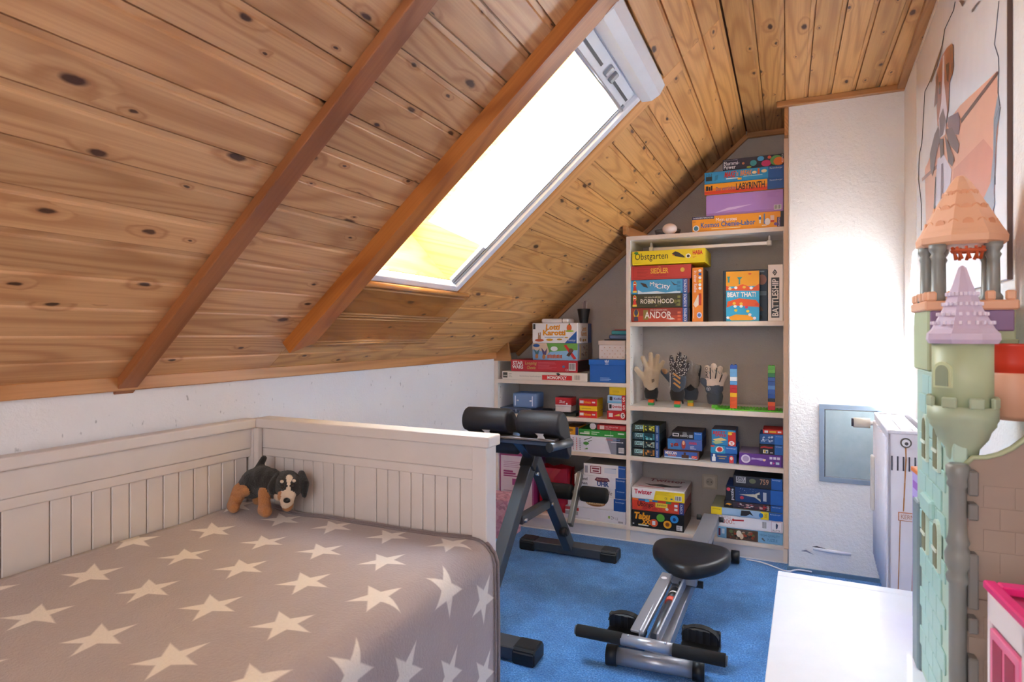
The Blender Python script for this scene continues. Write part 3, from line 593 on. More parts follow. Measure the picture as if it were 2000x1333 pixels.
_, z = gb('dice_card_game_box', 'navy blue card game box with white and red playing figures, lowest of its stack', 1387.6, 1439, 891, 908, 3.372, z, 0.17, '#1f4f94',
  [('r', .06, .12, .20, .62, '#e8eef4'), ('r', .10, .45, .18, .92, '#e8eef4'), ('r', .26, .66, .62, .78, '#a8946a'), ('r', .32, .42, .56, .52, '#a8946a'), ('e', .80, .52, .09, .36, '#d8464a'), ('e', .80, .56, .05, .2, '#f4e2dc'), ('r', .72, .04, .88, .3, '#d8464a')], side_col='#173a6c')
_, z = gb('turquoise_card_game_box', 'turquoise and blue card game box with a red burst in the middle of its stack', 1388, 1440, 876, 891, 3.374, z, 0.17, '#2a6fc0',
  [('r', 0, 0, .55, 1, '#2f9cc8'), ('r', 0, .78, .14, 1, '#d8463a'), ('p', [(.18, .3), (.26, .12), (.42, .2), (.50, .5), (.44, .86), (.28, .9), (.2, .7)], '#f4ece8'), ('e', .34, .52, .10, .30, '#d4322c'), T('Ravensburger', .60, .62, .96, .82, '#e4ecf6')], side_col='#1d5aa0')
_, z = gb('board_game_collection_box', 'blue box of board games with a red title and yellow cards', 1390, 1437, 846.5, 877, 3.378, z, 0.16, '#2c8fc8',
  [T('BRETT', .05, .70, .58, .90, '#d4302a', bold=.03, shear=.15), T('SPIELE', .14, .56, .62, .72, '#d4302a', bold=.03, shear=.15), ('r', .68, 0, 1, .88, '#d4302a'), ('r', .68, .84, .90, .90, '#f2b42a'), ('e', .76, .76, .09, .08, '#f6d23a'), ('e', .83, .18, .12, .14, '#f4f0ee'), T('S', .78, .10, .88, .26, '#d4302a', bold=.03), ('p', [(.04, .36), (.40, .50), (.64, .36), (.24, .22)], '#ecd28a'), ('p', [(.02, .22), (.3, .32), (.5, .18), (.16, .06)], '#b9c98a')], side_col='#2b3f78', top_col='#6a6470')
z = Z4
_, z = gb('purple_party_game_box', 'wide purple game box with a pale round emblem lying under three smaller boxes', 1443.6, 1532, 889, 912, 3.366, z, 0.2, '#6b3a9a',
  [('e', .155, .52, .11, .36, '#e6def0'), ('e', .155, .52, .075, .24, '#b7a3cc'), ('p', [(.28, .48), (.4, .52), (.5, .46), (.62, .50), (.62, .60), (.5, .66), (.38, .62), (.29, .68)], '#c2aedc'), ('e', .58, .52, .03, .1, '#f0c8a0')] + [('r', .70 + .085 * k, .62, .765 + .085 * k, .84, '#e6def0') for k in range(3)] + [('r', .71, .22, .76, .42, '#e8e4f4'), ('p', [(.78, .2), (.82, .32), (.78, .42)], '#d84aa0'), ('r', .84, .22, .92, .42, '#cfe0f4'), ('r', .965, 0, 1, 1, '#4a2472')], side_col='#4a2472', top_col='#9a8ab0')
_, z = gb('black_dice_game_box', 'small black game box with red lettering and a blue end on the purple box', 1483, 1532, 874, 893, 3.368, z, 0.15, '#1c191e',
  [('r', .65, 0, 1, 1, '#2467b4'), ('p', [(.05, .58), (.2, .66), (.4, .60), (.58, .64), (.57, .80), (.4, .76), (.22, .84), (.06, .74)], '#b82a26'), ('r', .16, .10, .38, .46, '#e8e2c8'), ('r', .20, .16, .27, .40, '#c8a02a'), ('r', .28, .14, .35, .34, '#3a6a9a'), ('r', .46, .14, .58, .22, '#cfcfcf'), T('Ravensburger', .70, .76, .96, .88, '#e4ecf6')], side_col='#17457e')
_, z = gb('blue_space_game_box', 'small blue game box with pale spiky artwork under the red box', 1483.5, 1532, 855.5, 875, 3.370, z, 0.15, '#2b5f9c',
  [('r', .65, 0, 1, 1, '#2470c4')] + blobs(.04, .1, .62, .9, 16, ['#b9cbe0', '#7f9cc4', '#1c3a6a', '#dfe8f2'], 41, .03, .08, 2) + [T('Ravensburger', .70, .76, .96, .88, '#e4ecf6')], side_col='#17457e')
_, z = gb('flat_red_game_box', 'flat bright red card game box above the small blue space game', 1490, 1533, 848, 856.5, 3.374, z, 0.14, '#d92f28',
  [('r', .08, .25, .26, .75, '#f2f0ee'), ('r', .32, .32, .66, .70, '#f4c22c'), ('r', .74, .32, .92, .70, '#f6e4e2')], lid=False)

# ---- bottom level of the tall bookcase
ZB = 0.084; z = ZB
_, z = gb('word_guessing_game_box', 'big black party game box with orange lettering and four coloured discs', 1234, 1336, 992, 1024.5, 3.350, z, 0.27, '#1a191c',
  [T('Tabu', .05, .48, .36, .90, '#f2a01c', bold=.05, shear=.2), T('XXL', .20, .22, .40, .50, '#f2a01c', bold=.05), ('e', .43, .36, .078, .23, '#e0552a'), ('r', .40, .24, .46, .48, '#dfe4ec'), ('e', .56, .70, .078, .23, '#5fae34'), ('e', .69, .36, .078, .23, '#eba51e'), ('e', .69, .36, .04, .12, '#8a4a18'), ('e', .82, .72, .078, .23, '#2a86d0'), ('e', .82, .70, .03, .10, '#173a78'), ('r', .13, .12, .33, .18, '#e8e8e8'), ('r', .13, .19, .28, .22, '#f2d23a'), ('r', .86, .08, .97, .38, '#e2e2e4')] + lines(.87, .12, .96, .36, 4, '#3a3a40') + [('r', .02, .16, .05, .24, '#cfcfcf')], side_col='#3d2e24')
_, z = gb('tile_puzzle_game_box', 'orange red puzzle race game box between the black and the white box', 1234.5, 1336, 968.5, 991, 3.352, z, 0.27, '#d8402a',
  blobs(.02, .05, .88, .5, 9, ['#e0552a', '#c4302a'], 55, .05, .1, 2) + [('r', .13, .84, .50, 1, '#2f6fb0'), ('r', .26, .78, .34, 1, '#49b0d8'), ('r', .34, .86, .40, 1, '#efb52c'), ('r', .66, .80, .76, 1, '#4a8f4a'), ('r', 0, .88, .12, 1, '#e8862c'), T('Ubongo', .11, .24, .42, .78, '#3a1a1a', bold=.01, shear=.1), ('r', .46, .42, .69, .80, '#f2cf3a'), T('Junior', .48, .48, .67, .74, '#3a2a1a', shear=.1), ('e', .68, .34, .03, .12, '#e8e4e0'), ('r', .82, .60, .88, .8, '#dfe6ee'), ('r', .82, .28, .88, .48, '#f2e4dc'), ('r', .91, 0, 1, 1, '#24367c'), T('KOSMOS', .93, .12, .975, .88, '#e8ecf6', rot=True)], side_col='#9a3a30')
_, z = gb('floor_mat_game_box', 'white floor mat game box with red lettering and a yellow panel', 1234, 1337, 947, 968, 3.350, z, 0.27, '#f2eeee',
  [('p', [(.42, 0), (.46, .86), (1, .86), (1, 0)], '#f4d51c'), T('Twister', .05, .42, .39, .86, '#d01f3c', bold=.03), T('CE', .63, .16, .68, .34, '#4a4a3a'), ('r', .74, .18, .78, .30, '#3a78b0')] + bars(.82, .12, .95, .58) + lines(.47, .50, .78, .80, 4, '#d0b41a'), side_col='#b99a90', top_col='#d9d0d2',
  deco_top=[T('Twister', .20, .66, .90, .90, '#8a2a44', bold=.02), ('p', [(.15, .44), (.3, .36), (.5, .46), (.7, .36), (.9, .44), (.85, .30), (.6, .22), (.3, .26)], '#39343c'), ('r', .1, .12, .6, .17, '#c0405a')])
z = ZB
_, z = gb('high_quality_puzzle_box', 'pale blue jigsaw box with a picture of puppies, lowest of the puzzle pile', 1401, 1533, 1026, 1047.5, 3.352, z, 0.25, '#7fb2d4',
  [('r', .02, .20, .05, .86, '#7a2440'), ('r', .07, .40, .115, .85, '#dfe8f0'), ('r', .145, .02, .63, .98, '#5b4334')] + blobs(.15, .04, .62, .96, 34, ['#8a5a38', '#3c4a34', '#c8a884', '#a4462c', '#6a7a4a', '#2c2420'], 61, .015, .05, 4) + [('e', .34, .58, .04, .3, '#f0e0c8'), ('e', .38, .36, .03, .25, '#e8d0b0'), T('HIGH QUALITY', .66, .58, .955, .84, '#3a6c9a'), T('PUZZLE', .77, .24, .92, .48, '#3a6c9a'), ('p', [(.70, .5), (.74, .24), (.72, .2), (.68, .4)], '#5a5a5a')], side_col='#6a9cc0')
_, z = gb('white_thousand_piece_puzzle_box', 'white jigsaw box with red numbers and a bird emblem', 1400, 1533, 1003, 1025.5, 3.354, z, 0.25, '#f3eff1',
  [T('PUZZLE', .07, .74, .22, .92, '#c8b0b0'), T('1000', .05, .30, .24, .68, '#c46a5a'), T('Teile', .245, .32, .28, .44, '#c46a5a'), ('p', [(.25, .60), (.42, .66), (.42, .78), (.25, .72)], '#c8303a'), ('e', .255, .68, .016, .12, '#c8303a')] + bars(.695, .2, .765, .86) + [('r', .83, .06, .985, .94, '#c8a8b4'), ('r', .836, .10, .979, .90, '#f6f2f4'), ('p', [(.90, .82), (.93, .7), (.92, .4), (.90, .3), (.895, .6)], '#2a3c5a'), T('BLATZ', .85, .14, .965, .26, '#3a3038')])
_, z = gb('yellow_end_puzzle_box', 'flat jigsaw box with yellow and blue ends and a black horse', 1389, 1533, 989.5, 1004, 3.350, z, 0.25, '#9fc0de',
  [('r', 0, 0, .155, 1, '#f4d41c'), T('Ravensburger', .02, .62, .14, .80, '#8a7a1c'), ('p', [(.42, .15), (.43, .86), (.55, .92), (.60, .30), (.55, .5), (.50, .2)], '#2c2a30'), ('r', .70, 0, .81, 1, '#f4d41c'), ('e', .705, .5, .03, .32, '#2a7ac0'), T('300', .75, .2, .79, .8, '#7a6a1c', rot=True), ('r', .81, 0, 1, 1, '#1f5fb0'), T('Ravensburger', .83, .66, .97, .84, '#dfe8f4')], side_col='#17457e', top_col='#8a8a70')
_, z = gb('superhero_puzzle_box', 'flat dark jigsaw box with red costumed figures', 1414, 1529, 976, 988.5, 3.360, z, 0.24, '#3a2c38',
  [('r', 0, 0, .16, 1, '#1c1a22'), ('p', [(.02, .4), (.05, .62), (.09, .68), (.14, .56), (.10, .34), (.06, .46)], '#e8a02c')] + blobs(.18, .05, .78, .95, 24, ['#b8303a', '#d8b0a8', '#a07a80', '#d8d0d0', '#6a2a3a'], 71, .02, .05, 3) + [('r', .80, 0, 1, 1, '#1f5fb0'), T('360', .735, .1, .775, .9, '#f2f2f2', rot=True), T('Ravensburger', .83, .66, .97, .84, '#dfe8f4')], side_col='#17457e')
_, z = gb('night_tower_puzzle_box', 'dark blue puzzle box with a lit iron tower lying on its side', 1417.5, 1532, 948, 976, 3.362, z, 0.22, '#173a70',
  [('r', 0, 0, .17, 1, '#161a26'), T('puzzle', .09, .08, .155, .86, '#f0f0f4', rot=True), ('e', .05, .80, .035, .12, '#c83a4a'), ('e', .29, .30, .035, .12, '#c83a4a'), ('p', [(.24, .52), (.52, .62), (.60, .80), (.62, .14), (.52, .40)], '#c8c4b0'), ('p', [(.56, .58), (.62, .66), (.62, .30), (.56, .40)], '#243a60'), ('r', .66, .2, .72, .8, '#b8c0cc'), ('r', .79, 0, 1, 1, '#1f62b8')] + blobs(.20, .6, .6, .98, 14, ['#9ab4e0', '#d8e4f4'], 72, .004, .007, 3), side_col='#17457e')
_, z = gb('escape_puzzle_box', 'dark grey escape jigsaw box with a blue end, topmost of its pile', 1432, 1528, 927, 948.5, 3.370, z, 0.2, '#2c2e38',
  [('r', .06, .36, .26, .92, '#b9bcc4'), T('EXIT', .08, .66, .24, .88, '#1c1e26', bold=.03), T('PUZZLE', .075, .42, .245, .62, '#1c1e26', bold=.03), T('759', .55, .36, .73, .86, '#b98a6a', bold=.02), ('e', .40, .6, .07, .22, '#6a7050'), ('r', .78, 0, 1, 1, '#1f5fb0'), T('Ravensburger', .80, .78, .97, .92, '#dfe8f4')], side_col='#17457e')
# wall socket seen through the open back
so = thing('wall_socket', 'cream double-framed power socket on the wall behind the lowest shelf', 'socket', (onY(1386.5, 941, YBK).x, YBK, onY(1386.5, 941, YBK).z))
b = MB(); b.box(-.043, .043, -.010, 0, -.043, .043, .006, 2); b.build('outer_frame', M('#c9bba8', 0.4), so)
b = MB(); b.box(-.032, .032, -.013, -.009, -.032, .032, .003, 2); b.build('inner_frame', M('#d6c9b6', 0.4), so)
b = MB(); b.cyl((0, -.0135, 0), (0, -.0128, 0), .021, seg=28); b.build('cup', M('#b6a896', 0.5), so)
b = MB()
for x in (-.0095, .0095): b.cyl((x, -.0145, 0), (x, -.0133, 0), .003, seg=10)
b.build('contact', M('#3a342e', 0.6), so)

# ---- low bookcase, top shelf
ZL1 = 0.873; z = ZL1
_, z = gb('property_game_box', 'long cream property game box with a red title band, lowest of the pile', 981, 1147, 730, 746, 3.350, z, 0.26, '#eae0d4',
  [('r', .01, .22, .065, .86, '#4a463c'), ('r', .015, .42, .06, .52, '#cfc8b8')] + lines(.08, .25, .125, .8, 3, '#b0a898') + [T('Das berühmte Gesellschaftsspiel', .215, .34, .47, .56, '#9a9288'), ('r', .485, .10, .83, .66, '#d8262a'), T('MONOPOLY', .545, .18, .77, .58, '#ffffff', bold=.03), ('p', [(.645, .84), (.67, .96), (.70, .80), (.675, .60)], '#2a2626')] + bars(.855, .12, .925, .78, c='#8a8278', bgc='#eae0d4'), side_col='#c9b8a4')
ZM = z
_, z = gb('red_space_game_box', 'red game box with white lettering on the long cream box', 998, 1128, 709, 731, 3.356, z, 0.24, '#c12b3a',
  [T('STAR', .03, .56, .19, .90, '#f4eef0', bold=.03), T('WARS', .02, .22, .19, .54, '#f4eef0', bold=.03), T('Looping', .22, .52, .40, .88, '#caa85a', bold=.02, shear=.2), T('Chewie', .25, .20, .38, .50, '#caa85a', bold=.02, shear=.2)] + lines(.42, .24, .70, .86, 6, '#d2606a') + [T('CE', .83, .12, .87, .3, '#f0d8da'), ('e', .80, .48, .02, .11, '#5a74a8')] + bars(.875, .16, .975, .82), side_col='#2a2026')
ZSW = z
_, z = gb('farm_dexterity_game_box', 'children game box with a green scene and red ladder, below the rabbit box', 1040, 1128, 677, 709.5, 3.366, z, 0.27, '#7fa8da',
  [('p', [(.30, 1), (1, 1), (1, .4), (.62, .12), (.36, .5)], '#6fae54'), ('p', [(.40, .5), (1, .62), (1, 0), (.36, 0)], '#8ec0e8'), ('p', [(0, .62), (0, 1), (.32, 1), (.38, .5), (.30, .2), (.26, .5)], '#d8c0a8'), ('e', .09, .86, .075, .1, '#2f5fa8'), ('p', [(.02, .7), (.10, .48), (.17, .7), (.13, .3), (.08, .3)], '#4a7a88'), ('p', [(.20, .74), (.28, .5), (.34, .74), (.31, .3), (.24, .3)], '#5a4a78'), ('e', .10, .22, .035, .14, '#c07a48'), ('e', .26, .20, .035, .14, '#c07a48'), ('e', .49, .68, .08, .14, '#eef0f0'), ('p', [(.70, .88), (.76, .92), (.98, .12), (.92, .06)], '#d02f34'), ('p', [(.76, .3), (.86, .66), (.92, .6), (.82, .22)], '#5a3a30'), ('e', .86, .58, .05, .13, '#7a4a3a')] + [('p', [(.34 + .03 * i, .12 + .02 * (i % 3)), (.362 + .03 * i, .10 + .02 * (i % 2)), (.364 + .03 * i, .30 + .03 * (i % 3)), (.342 + .03 * i, .32)], '#d8622a') for i in range(11)], side_col='#b8a898', top_col='#c8b8a8',
  deco_side=[('r', .03, .05, .10, .95, '#6a94c8'), ('r', .16, .1, .2, .9, '#d8a83a')] + blobs(.24, .08, .70, .92, 14, ['#a87a60', '#7a5a58', '#d8c0b0'], 81, .03, .06, 2) + [('r', .72, 0, 1, 1, '#8a7a70')])
ZR = z
_, z = gb('rabbit_race_game_box', 'white children game box with orange lettering, a rabbit and a blue corner', 1040, 1128, 639, 677.5, 3.366, z, 0.27, '#f4f2f2',
  [T('Lotti', .30, .66, .62, .94, '#f0a01c', bold=.04, shear=.1), T('Karotti', .24, .38, .74, .66, '#f0a01c', bold=.04), ('p', [(.72, 0), (.98, 0), (.98, .60)], '#2a62b0'), T('Ravensburger', .80, .06, .96, .20, '#e8eef8', shear=.3), ('e', .82, .76, .055, .18, '#e06a34'), ('r', .81, .90, .84, .98, '#4a9a3a'), ('e', .83, .60, .09, .05, '#a8c83a'), ('e', .16, .26, .035, .14, '#b08a6a'), ('r', .13, .32, .15, .52, '#b08a6a'), ('r', .17, .32, .19, .54, '#b08a6a'), ('e', .16, .14, .10, .07, '#c85a34'), ('e', .39, .17, .075, .06, '#dba01c'), ('e', .61, .19, .06, .045, '#dba01c'), ('e', .76, .28, .04, .03, '#dba01c'), ('r', .02, .70, .07, .96, '#3a3a3a'), ('r', .28, .28, .70, .31, '#6a8ab0')], side_col='#efe9e6', top_col='#e8e0da',
  deco_side=[T('Lotti', .30, .62, .62, .84, '#d89a4a', bold=.03), T('Karotti', .24, .36, .64, .60, '#d89a4a', bold=.03), ('e', .2, .18, .07, .1, '#b08a6a'), ('e', .4, .14, .06, .07, '#c8963a'), ('e', .55, .15, .05, .06, '#c8963a'), ('r', .72, 0, 1, 1, '#2a4a8a')])
ZLK = z
a = onY(1092, 640, 3.46)
b = MB(); b.box(-.085, .085, -.06, .06, 0, .026, .010, 3); rt = thing('white_console', 'white rounded electronic box lying on the rabbit game', 'device', (onY(1090, 640, 3.45).x, 3.45, ZLK))
b.build('housing', M('#e9e7ec', 0.35), rt); b = MB(); b.box(.045, .0495, -.0606, .03, .002, .0262, .001); b.build('seam', M('#55525a', 0.5), rt)
cup = thing('pencil_cup', 'black tapered cup holding a few pale sticks on the rabbit game', 'cup', (onY(1140, 640, 3.47).x, 3.47, ZLK))
b = MB(); b.lathe([(.024, 0), (.024, .001), (.038, .080), (.038, .084), (.0355, .084), (.0225, .004), (.01, .004)], seg=28); b.build('body', M('#17171a', 0.45), cup)
for i, (dx, dy, t) in enumerate(((-.012, .004, .02), (0.0, -.006, -.01), (.010, .006, .04), (.016, -.008, -.03), (-.004, .012, .06))):
    b = MB(); b.cyl((dx * .4, dy * .4, .006), (dx + t * .2, dy, .118 + .004 * i), .0035, seg=8)
    pn = b.build('stick', M(('#c9bcb6', '#a99aa0', '#d8d2d4', '#8a7c84', '#c2b4ac')[i], 0.5), None); pn.location = cup.location; tag(pn, 'thin pale stick standing in the black tapered cup', 'stick', 'sticks in the black cup')
# blue shoe box, dotted box and folded things
_, z = gb('blue_shoe_box', 'bright blue shoe box with a white trefoil on its lid beside the cream game box', 1152, 1221, 716, 750.5, 3.352, ZL1, 0.25, '#1b62b8',
  lines(.30, .08, .68, .30, 3, '#9fc0e6'), lid=False, cat='shoe box')
shr = bpy.data.objects[[o_.name for o_ in COL.objects if o_.name.startswith('blue_shoe_box')][0]]
wS = onY(1221, 716, 3.352).x - onY(1152, 716, 3.352).x; hS = onY(1152, 716, 3.352).z - onY(1152, 750.5, 3.352).z
b = MB(); b.box(-.005, wS + .003, -.006, .256, hS - .002, hS + .029, .002); b.build('lid', M('#1a66c0', 0.42), shr)
Deco(wS, .03, Matrix(((1, 0, 0, 0), (0, 0, -1, -.006), (0, 1, 0, hS), (0, 0, 0, 1))), shr).run([('p', [(.455, .30), (.43, .75), (.45, .92), (.475, .55)], '#e8eef8'), ('p', [(.485, .32), (.475, .8), (.49, .98), (.505, .8), (.5, .32)], '#e8eef8'), ('p', [(.53, .30), (.555, .75), (.535, .92), (.51, .55)], '#e8eef8'), ('r', .45, .18, .54, .24, '#e8eef8'), T('adidas', .44, .02, .55, .14, '#e8eef8')])
zs_ = ZL1 + hS + .030
dots = [('e', .12 + .2 * (i % 5) + (.1 if (i // 5) % 2 else 0), .12 + .17 * (i // 5), .02, .025, '#c9a08a') for i in range(22)]
_, z = gb('dotted_storage_box', 'white storage box with copper dots on the blue shoe box', 1170, 1221, 671.5, 707, 3.40, zs_, 0.22, '#e6dedd', dots, lid=False, cat='storage box')
dbx = [o_ for o_ in COL.objects if o_.name.startswith('dotted_storage_box')][0]
wS = onY(1221, 671, 3.40).x - onY(1170, 671, 3.40).x; hS = onY(1170, 671.5, 3.4).z - onY(1170, 707, 3.4).z
b = MB(); b.box(-.004, wS + .002, -.004, .224, hS - .024, hS + .002, .002); b.build('lid', M('#d9ccc6', 0.5), dbx)
zt_ = zs_ + hS + .003; xb = onY(1191, 660, 3.43).x
for nm, lb, c, dz, h_, x0_, bev in (('dark_folder', 'thin black folder under the rolled pouch on the dotted box', '#201c22', 0, .005, -.03, .001), ('blue_pouch', 'rounded slate blue pouch lying on the dotted box', '#5a6f92', .0055, .028, -.005, .012), ('teal_wallet', 'teal flat wallet on the slate blue pouch', '#2f8f97', .034, .022, .012, .004), ('red_booklet', 'thin red booklet on the teal wallet', '#a8352f', .0565, .006, .03, .001)):
    b = MB(); b.box(xb + x0_, -.822, 3.42, 3.56, zt_ + dz, zt_ + dz + h_, bev, 3); tag(b.build(nm, M(c, 0.5)), lb, nm.split('_')[1])

# ---- low bookcase, second shelf
ZL2 = 0.667
pc = thing('plastic_case', 'dark slate plastic tool case lying under the pale blue clear box', 'case', (LX0 + 0.004, 3.37, ZL2 + .0005))
wC = onY(1078, 800, 3.37).x - onY(992, 800, 3.37).x
b = MB(); b.box(0, wC, 0, .2, 0, .018, .004, 2); b.build('base', M('#4a566c', 0.4), pc)
b = MB(); b.box(0, wC * .72, 0, .2, .019, .034, .004, 2); b.build('lid', M('#55617a', 0.4), pc)
b = MB(); b.lathe([(.02, 0), (.035, .004), (.04, .02), (.03, .034), (.01, .036)], c=(wC * 1.02, .05, .0), seg=24); b.build('cap', M('#20222c', 0.4), pc)
for k in range(3):
    b = MB(); b.box(wC * (.18 + .18 * k), wC * (.18 + .18 * k) + .006, -.003, .001, .012, .026); b.build('latch', M('#8a96ac', 0.4), pc)
cb = thing('clear_box', 'pale blue translucent plastic box with two clips', 'box', (onY(1001, 800, 3.385).x, 3.385, ZL2 + .0345))
M_PB = glass_mat('blue_plastic', (0.62, 0.74, 0.92, 1), 0.08, lin('#8aa8d8'), 0.62)
b = MB(); b.box(0, .155, 0, .13, 0, .090, .010, 3); b.build('body', M_PB, cb)
for x in (.016, .128):
    b = MB(); b.box(x, x + .005, -.003, .001, .012, .072, .001); b.build('edge_rib', M('#dfe8f6', 0.3), cb)
for x in (.028, .112):
    b = MB(); b.box(x, x + .014, -.004, .001, .040, .048, .002); b.build('clip', M('#eef2fa', 0.3), cb)
z = ZL2
_, z = gb('flat_black_box', 'flat black tin under the small red and white tin', 1085, 1125, 806, 813.5, 3.375, z, .11, '#23241f', lid=False, cat='tin')
_, z = gb('white_tin', 'small white tin between the black tin and the red tin', 1085, 1115, 795, 806, 3.380, z, .09, '#ded2d0', cat='tin')
_, z = gb('red_tin', 'small red card game tin with white lettering', 1084.5, 1116, 779, 795.5, 3.378, z, .092, '#c8242e', [('r', 0, 0, 1, .16, '#e8dcdc'), T('Skat', .24, .34, .62, .70, '#f4e4e4', shear=.3), ('e', .72, .3, .05, .1, '#e8dcdc')], top_col='#7a3a3c', cat='tin')
z = ZL2
for i, (c, wd) in enumerate((('#d8262a', 'lower red'), ('#f2cc1c', 'middle yellow'), ('#d8262a', 'upper red'))):
    dh = (13, 9.5, 13.5)[i]
    _, z = gb('quiz_card_box', 'small %s quiz card box in the three-box pile on the second shelf' % wd, 1131 + (1 if i == 1 else 0), 1166, 815.5 - sum((13, 9.5, 13.5)[:i + 1]), 815.5 - sum((13, 9.5, 13.5)[:i]), 3.365, z, .12, c,
      ([('r', .04, .32, .26, .72, '#f0e8e4'), T('Bohnanza', .30, .34, .66, .70, '#f4b41c', bold=.02), ('r', .72, .40, .90, .62, '#f4e4e4')] if i != 1 else lines(.12, .3, .75, .7, 1, '#b8951a')), side_col='#e2b81c', top_col='#a89a7a', lid=False)
z = ZL2
_, z = gb('red_travel_game_box', 'red travel game box with a pale emblem below the white tile game', 1185.5, 1221.5, 803, 819.5, 3.358, z, .12, '#cf2630', [('r', .10, .28, .32, .74, '#f0dcdc'), ('p', [(.36, .4), (.68, .72), (.70, .42)], '#e8d27a'), ('e', .86, .5, .12, .34, '#f4e8e8'), T('S', .80, .3, .92, .72, '#2a1a1c', bold=.03)])
_, z = gb('tile_word_game_box', 'white tile game box with red lettering in the pile against the upright', 1188, 1221.5, 788, 802.5, 3.362, z, .12, '#eceaf0', [('r', .06, .3, .2, .84, '#2a282c'), T('Qwirkle', .22, .34, .78, .72, '#c8242e', bold=.03), ('r', .80, 0, 1, 1, '#cf2630'), T('S', .85, .2, .97, .8, '#f4e8e8', bold=.03)])
_, z = gb('pale_blue_game_box', 'pale blue travel game box with a purple word under the yellow one', 1186.5, 1221.5, 773, 788, 3.360, z, .12, '#a9c8e8', [('r', .12, .34, .28, .84, '#2a2a34'), T('Kniffel', .36, .42, .78, .72, '#6a3a8a', bold=.02), ('r', 0, 0, .8, .22, '#6fb4dc'), ('r', .80, 0, 1, 1, '#cf2630'), T('S', .85, .2, .97, .8, '#f4e8e8', bold=.03)])
_, z = gb('yellow_game_box', 'yellow travel game box with a dark lid picture above the pale blue box', 1190, 1221.5, 758, 773.5, 3.366, z, .12, '#f2cf1c', lines(.2, .3, .7, .6, 2, '#c8a81a'), top_col='#4a4420')

# ---- low bookcase, third shelf
ZL3 = 0.472; z = ZL3
_, z = gb('electronics_kit_box', 'wide white construction kit box printed with small red and green parts', 1098, 1222, 858.5, 889.5, 3.352, z, .27, '#e2e2ee',
  [('r', .86, 0, 1, 1, '#3a4356'), ('p', [(.70, 1), (.86, 1), (.86, 0), (.78, 0)], '#8a90a2')] + [('r', .12 + .055 * (i % 4), .12 + .115 * (i // 4), .135 + .055 * (i % 4), .17 + .115 * (i // 4), ('#c8304a', '#8a3a5a', '#d8404a', '#4a5a6a')[i % 4]) for i in range(28)] + [('p', [(.36, .74), (.48, .92), (.48, .96), (.36, .79)], '#3a5a34'), ('e', .39, .56, .045, .10, '#4a8a34'), ('r', .385, .40, .395, .5, '#4a8a34'), ('p', [(.36, .18), (.41, .3), (.42, .2)], '#4a8a34'), ('p', [(.42, .66), (.48, .74), (.48, .78), (.42, .7)], '#3a5a34'), T('fischer', .70, .83, .81, .94, '#d8606a', bold=.02), T('technik', .815, .83, .92, .94, '#5a84c0', bold=.02), ('r', .78, .72, .93, .77, '#e8e8f0'), T('M', .94, .71, .965, .79, '#f4f4f8', bold=.02)] + bars(.895, .12, .98, .44, c='#6a6a74'), side_col='#2a3242')
ZEK = z
_, z = gb('green_experiment_box', 'flat green experiment box with white lettering on the white kit', 1130, 1222, 848, 860.5, 3.358, z, .22, '#2f9a3c', [('r', .03, .24, .24, .44, '#e4f2e4'), ('r', .12, .48, .24, .66, '#bfe0c0'), ('r', .685, 0, .69, 1, '#bfe6c2'), ('r', .84, .5, .97, .70, '#d8ecd8')] + lines(.28, .2, .48, .8, 2, '#d8f0da') + lines(.56, .1, .80, .5, 1, '#d8f0da'), lid=False)
gb('yellow_quiz_box', 'yellow quiz box with a blue end leaning beside the green box', 1102, 1129.5, 843.5, 858.5, 3.356, ZEK, .15, '#eba51e', [('p', [(.15, .5), (.35, .46), (.62, .52), (.60, .76), (.4, .80), (.18, .74)], '#8a5a18'), ('r', .80, 0, 1, 1, '#2a3a7a'), ('r', .12, .2, .5, .3, '#f4d88a')], top_col='#7a5228', lid=False)
_, z2_ = gb('flat_red_book_box', 'flat red game box with a pale panel on the green experiment box', 1166, 1222, 839, 849, 3.364, z, .20, '#cf3a3c', [('r', .10, .15, .26, .85, '#f0d8d4'), T('wer nicht gut lügt', .30, .44, .74, .80, '#f4dcdc', bold=.01), T('verliert', .30, .14, .50, .40, '#f4dcdc'), ('r', .80, .2, .98, .8, '#d86a6a')], lid=False)
tin = thing('round_tin', 'small round silver and white tin lying on its side on the green box', 'tin', (onY(1158, 843, 3.362).x, 3.362, z + .0185))
b = MB(); b.cyl((0, 0, 0), (0, .12, 0), .0175, seg=28); b.build('body', M('#b8a8a8', 0.3, 0.4), tin)
b = MB(); b.cyl((0, -.004, 0), (0, .004, 0), .018, seg=28); b.cyl((0, -.006, 0), (0, -.003, 0), .008, seg=18); b.build('lid', M('#e4dede', 0.3), tin)
pk = thing('butterfly_pouch', 'dark magenta pouch with a pale blue butterfly behind the exercise pads', 'pouch', (onY(1008, 850, 3.38).x, 3.38, ZL3 + .0008))
b = MB(); b.box(-.03, .06, 0, .09, 0, .10, .018, 3); b.build('body', M('#6a2a5a', 0.6), pk)
b = MB(); b.poly([(-.005, -.0012, .06), (.018, -.0012, .072), (.014, -.0012, .05), (.016, -.0012, .03), (.0, -.0012, .045)]); b.poly([(.024, -.0012, .072), (.046, -.0012, .062), (.030, -.0012, .045), (.02, -.0012, .05)]); b.build('butterfly_print', M('#7fc4d4', 0.5), pk)

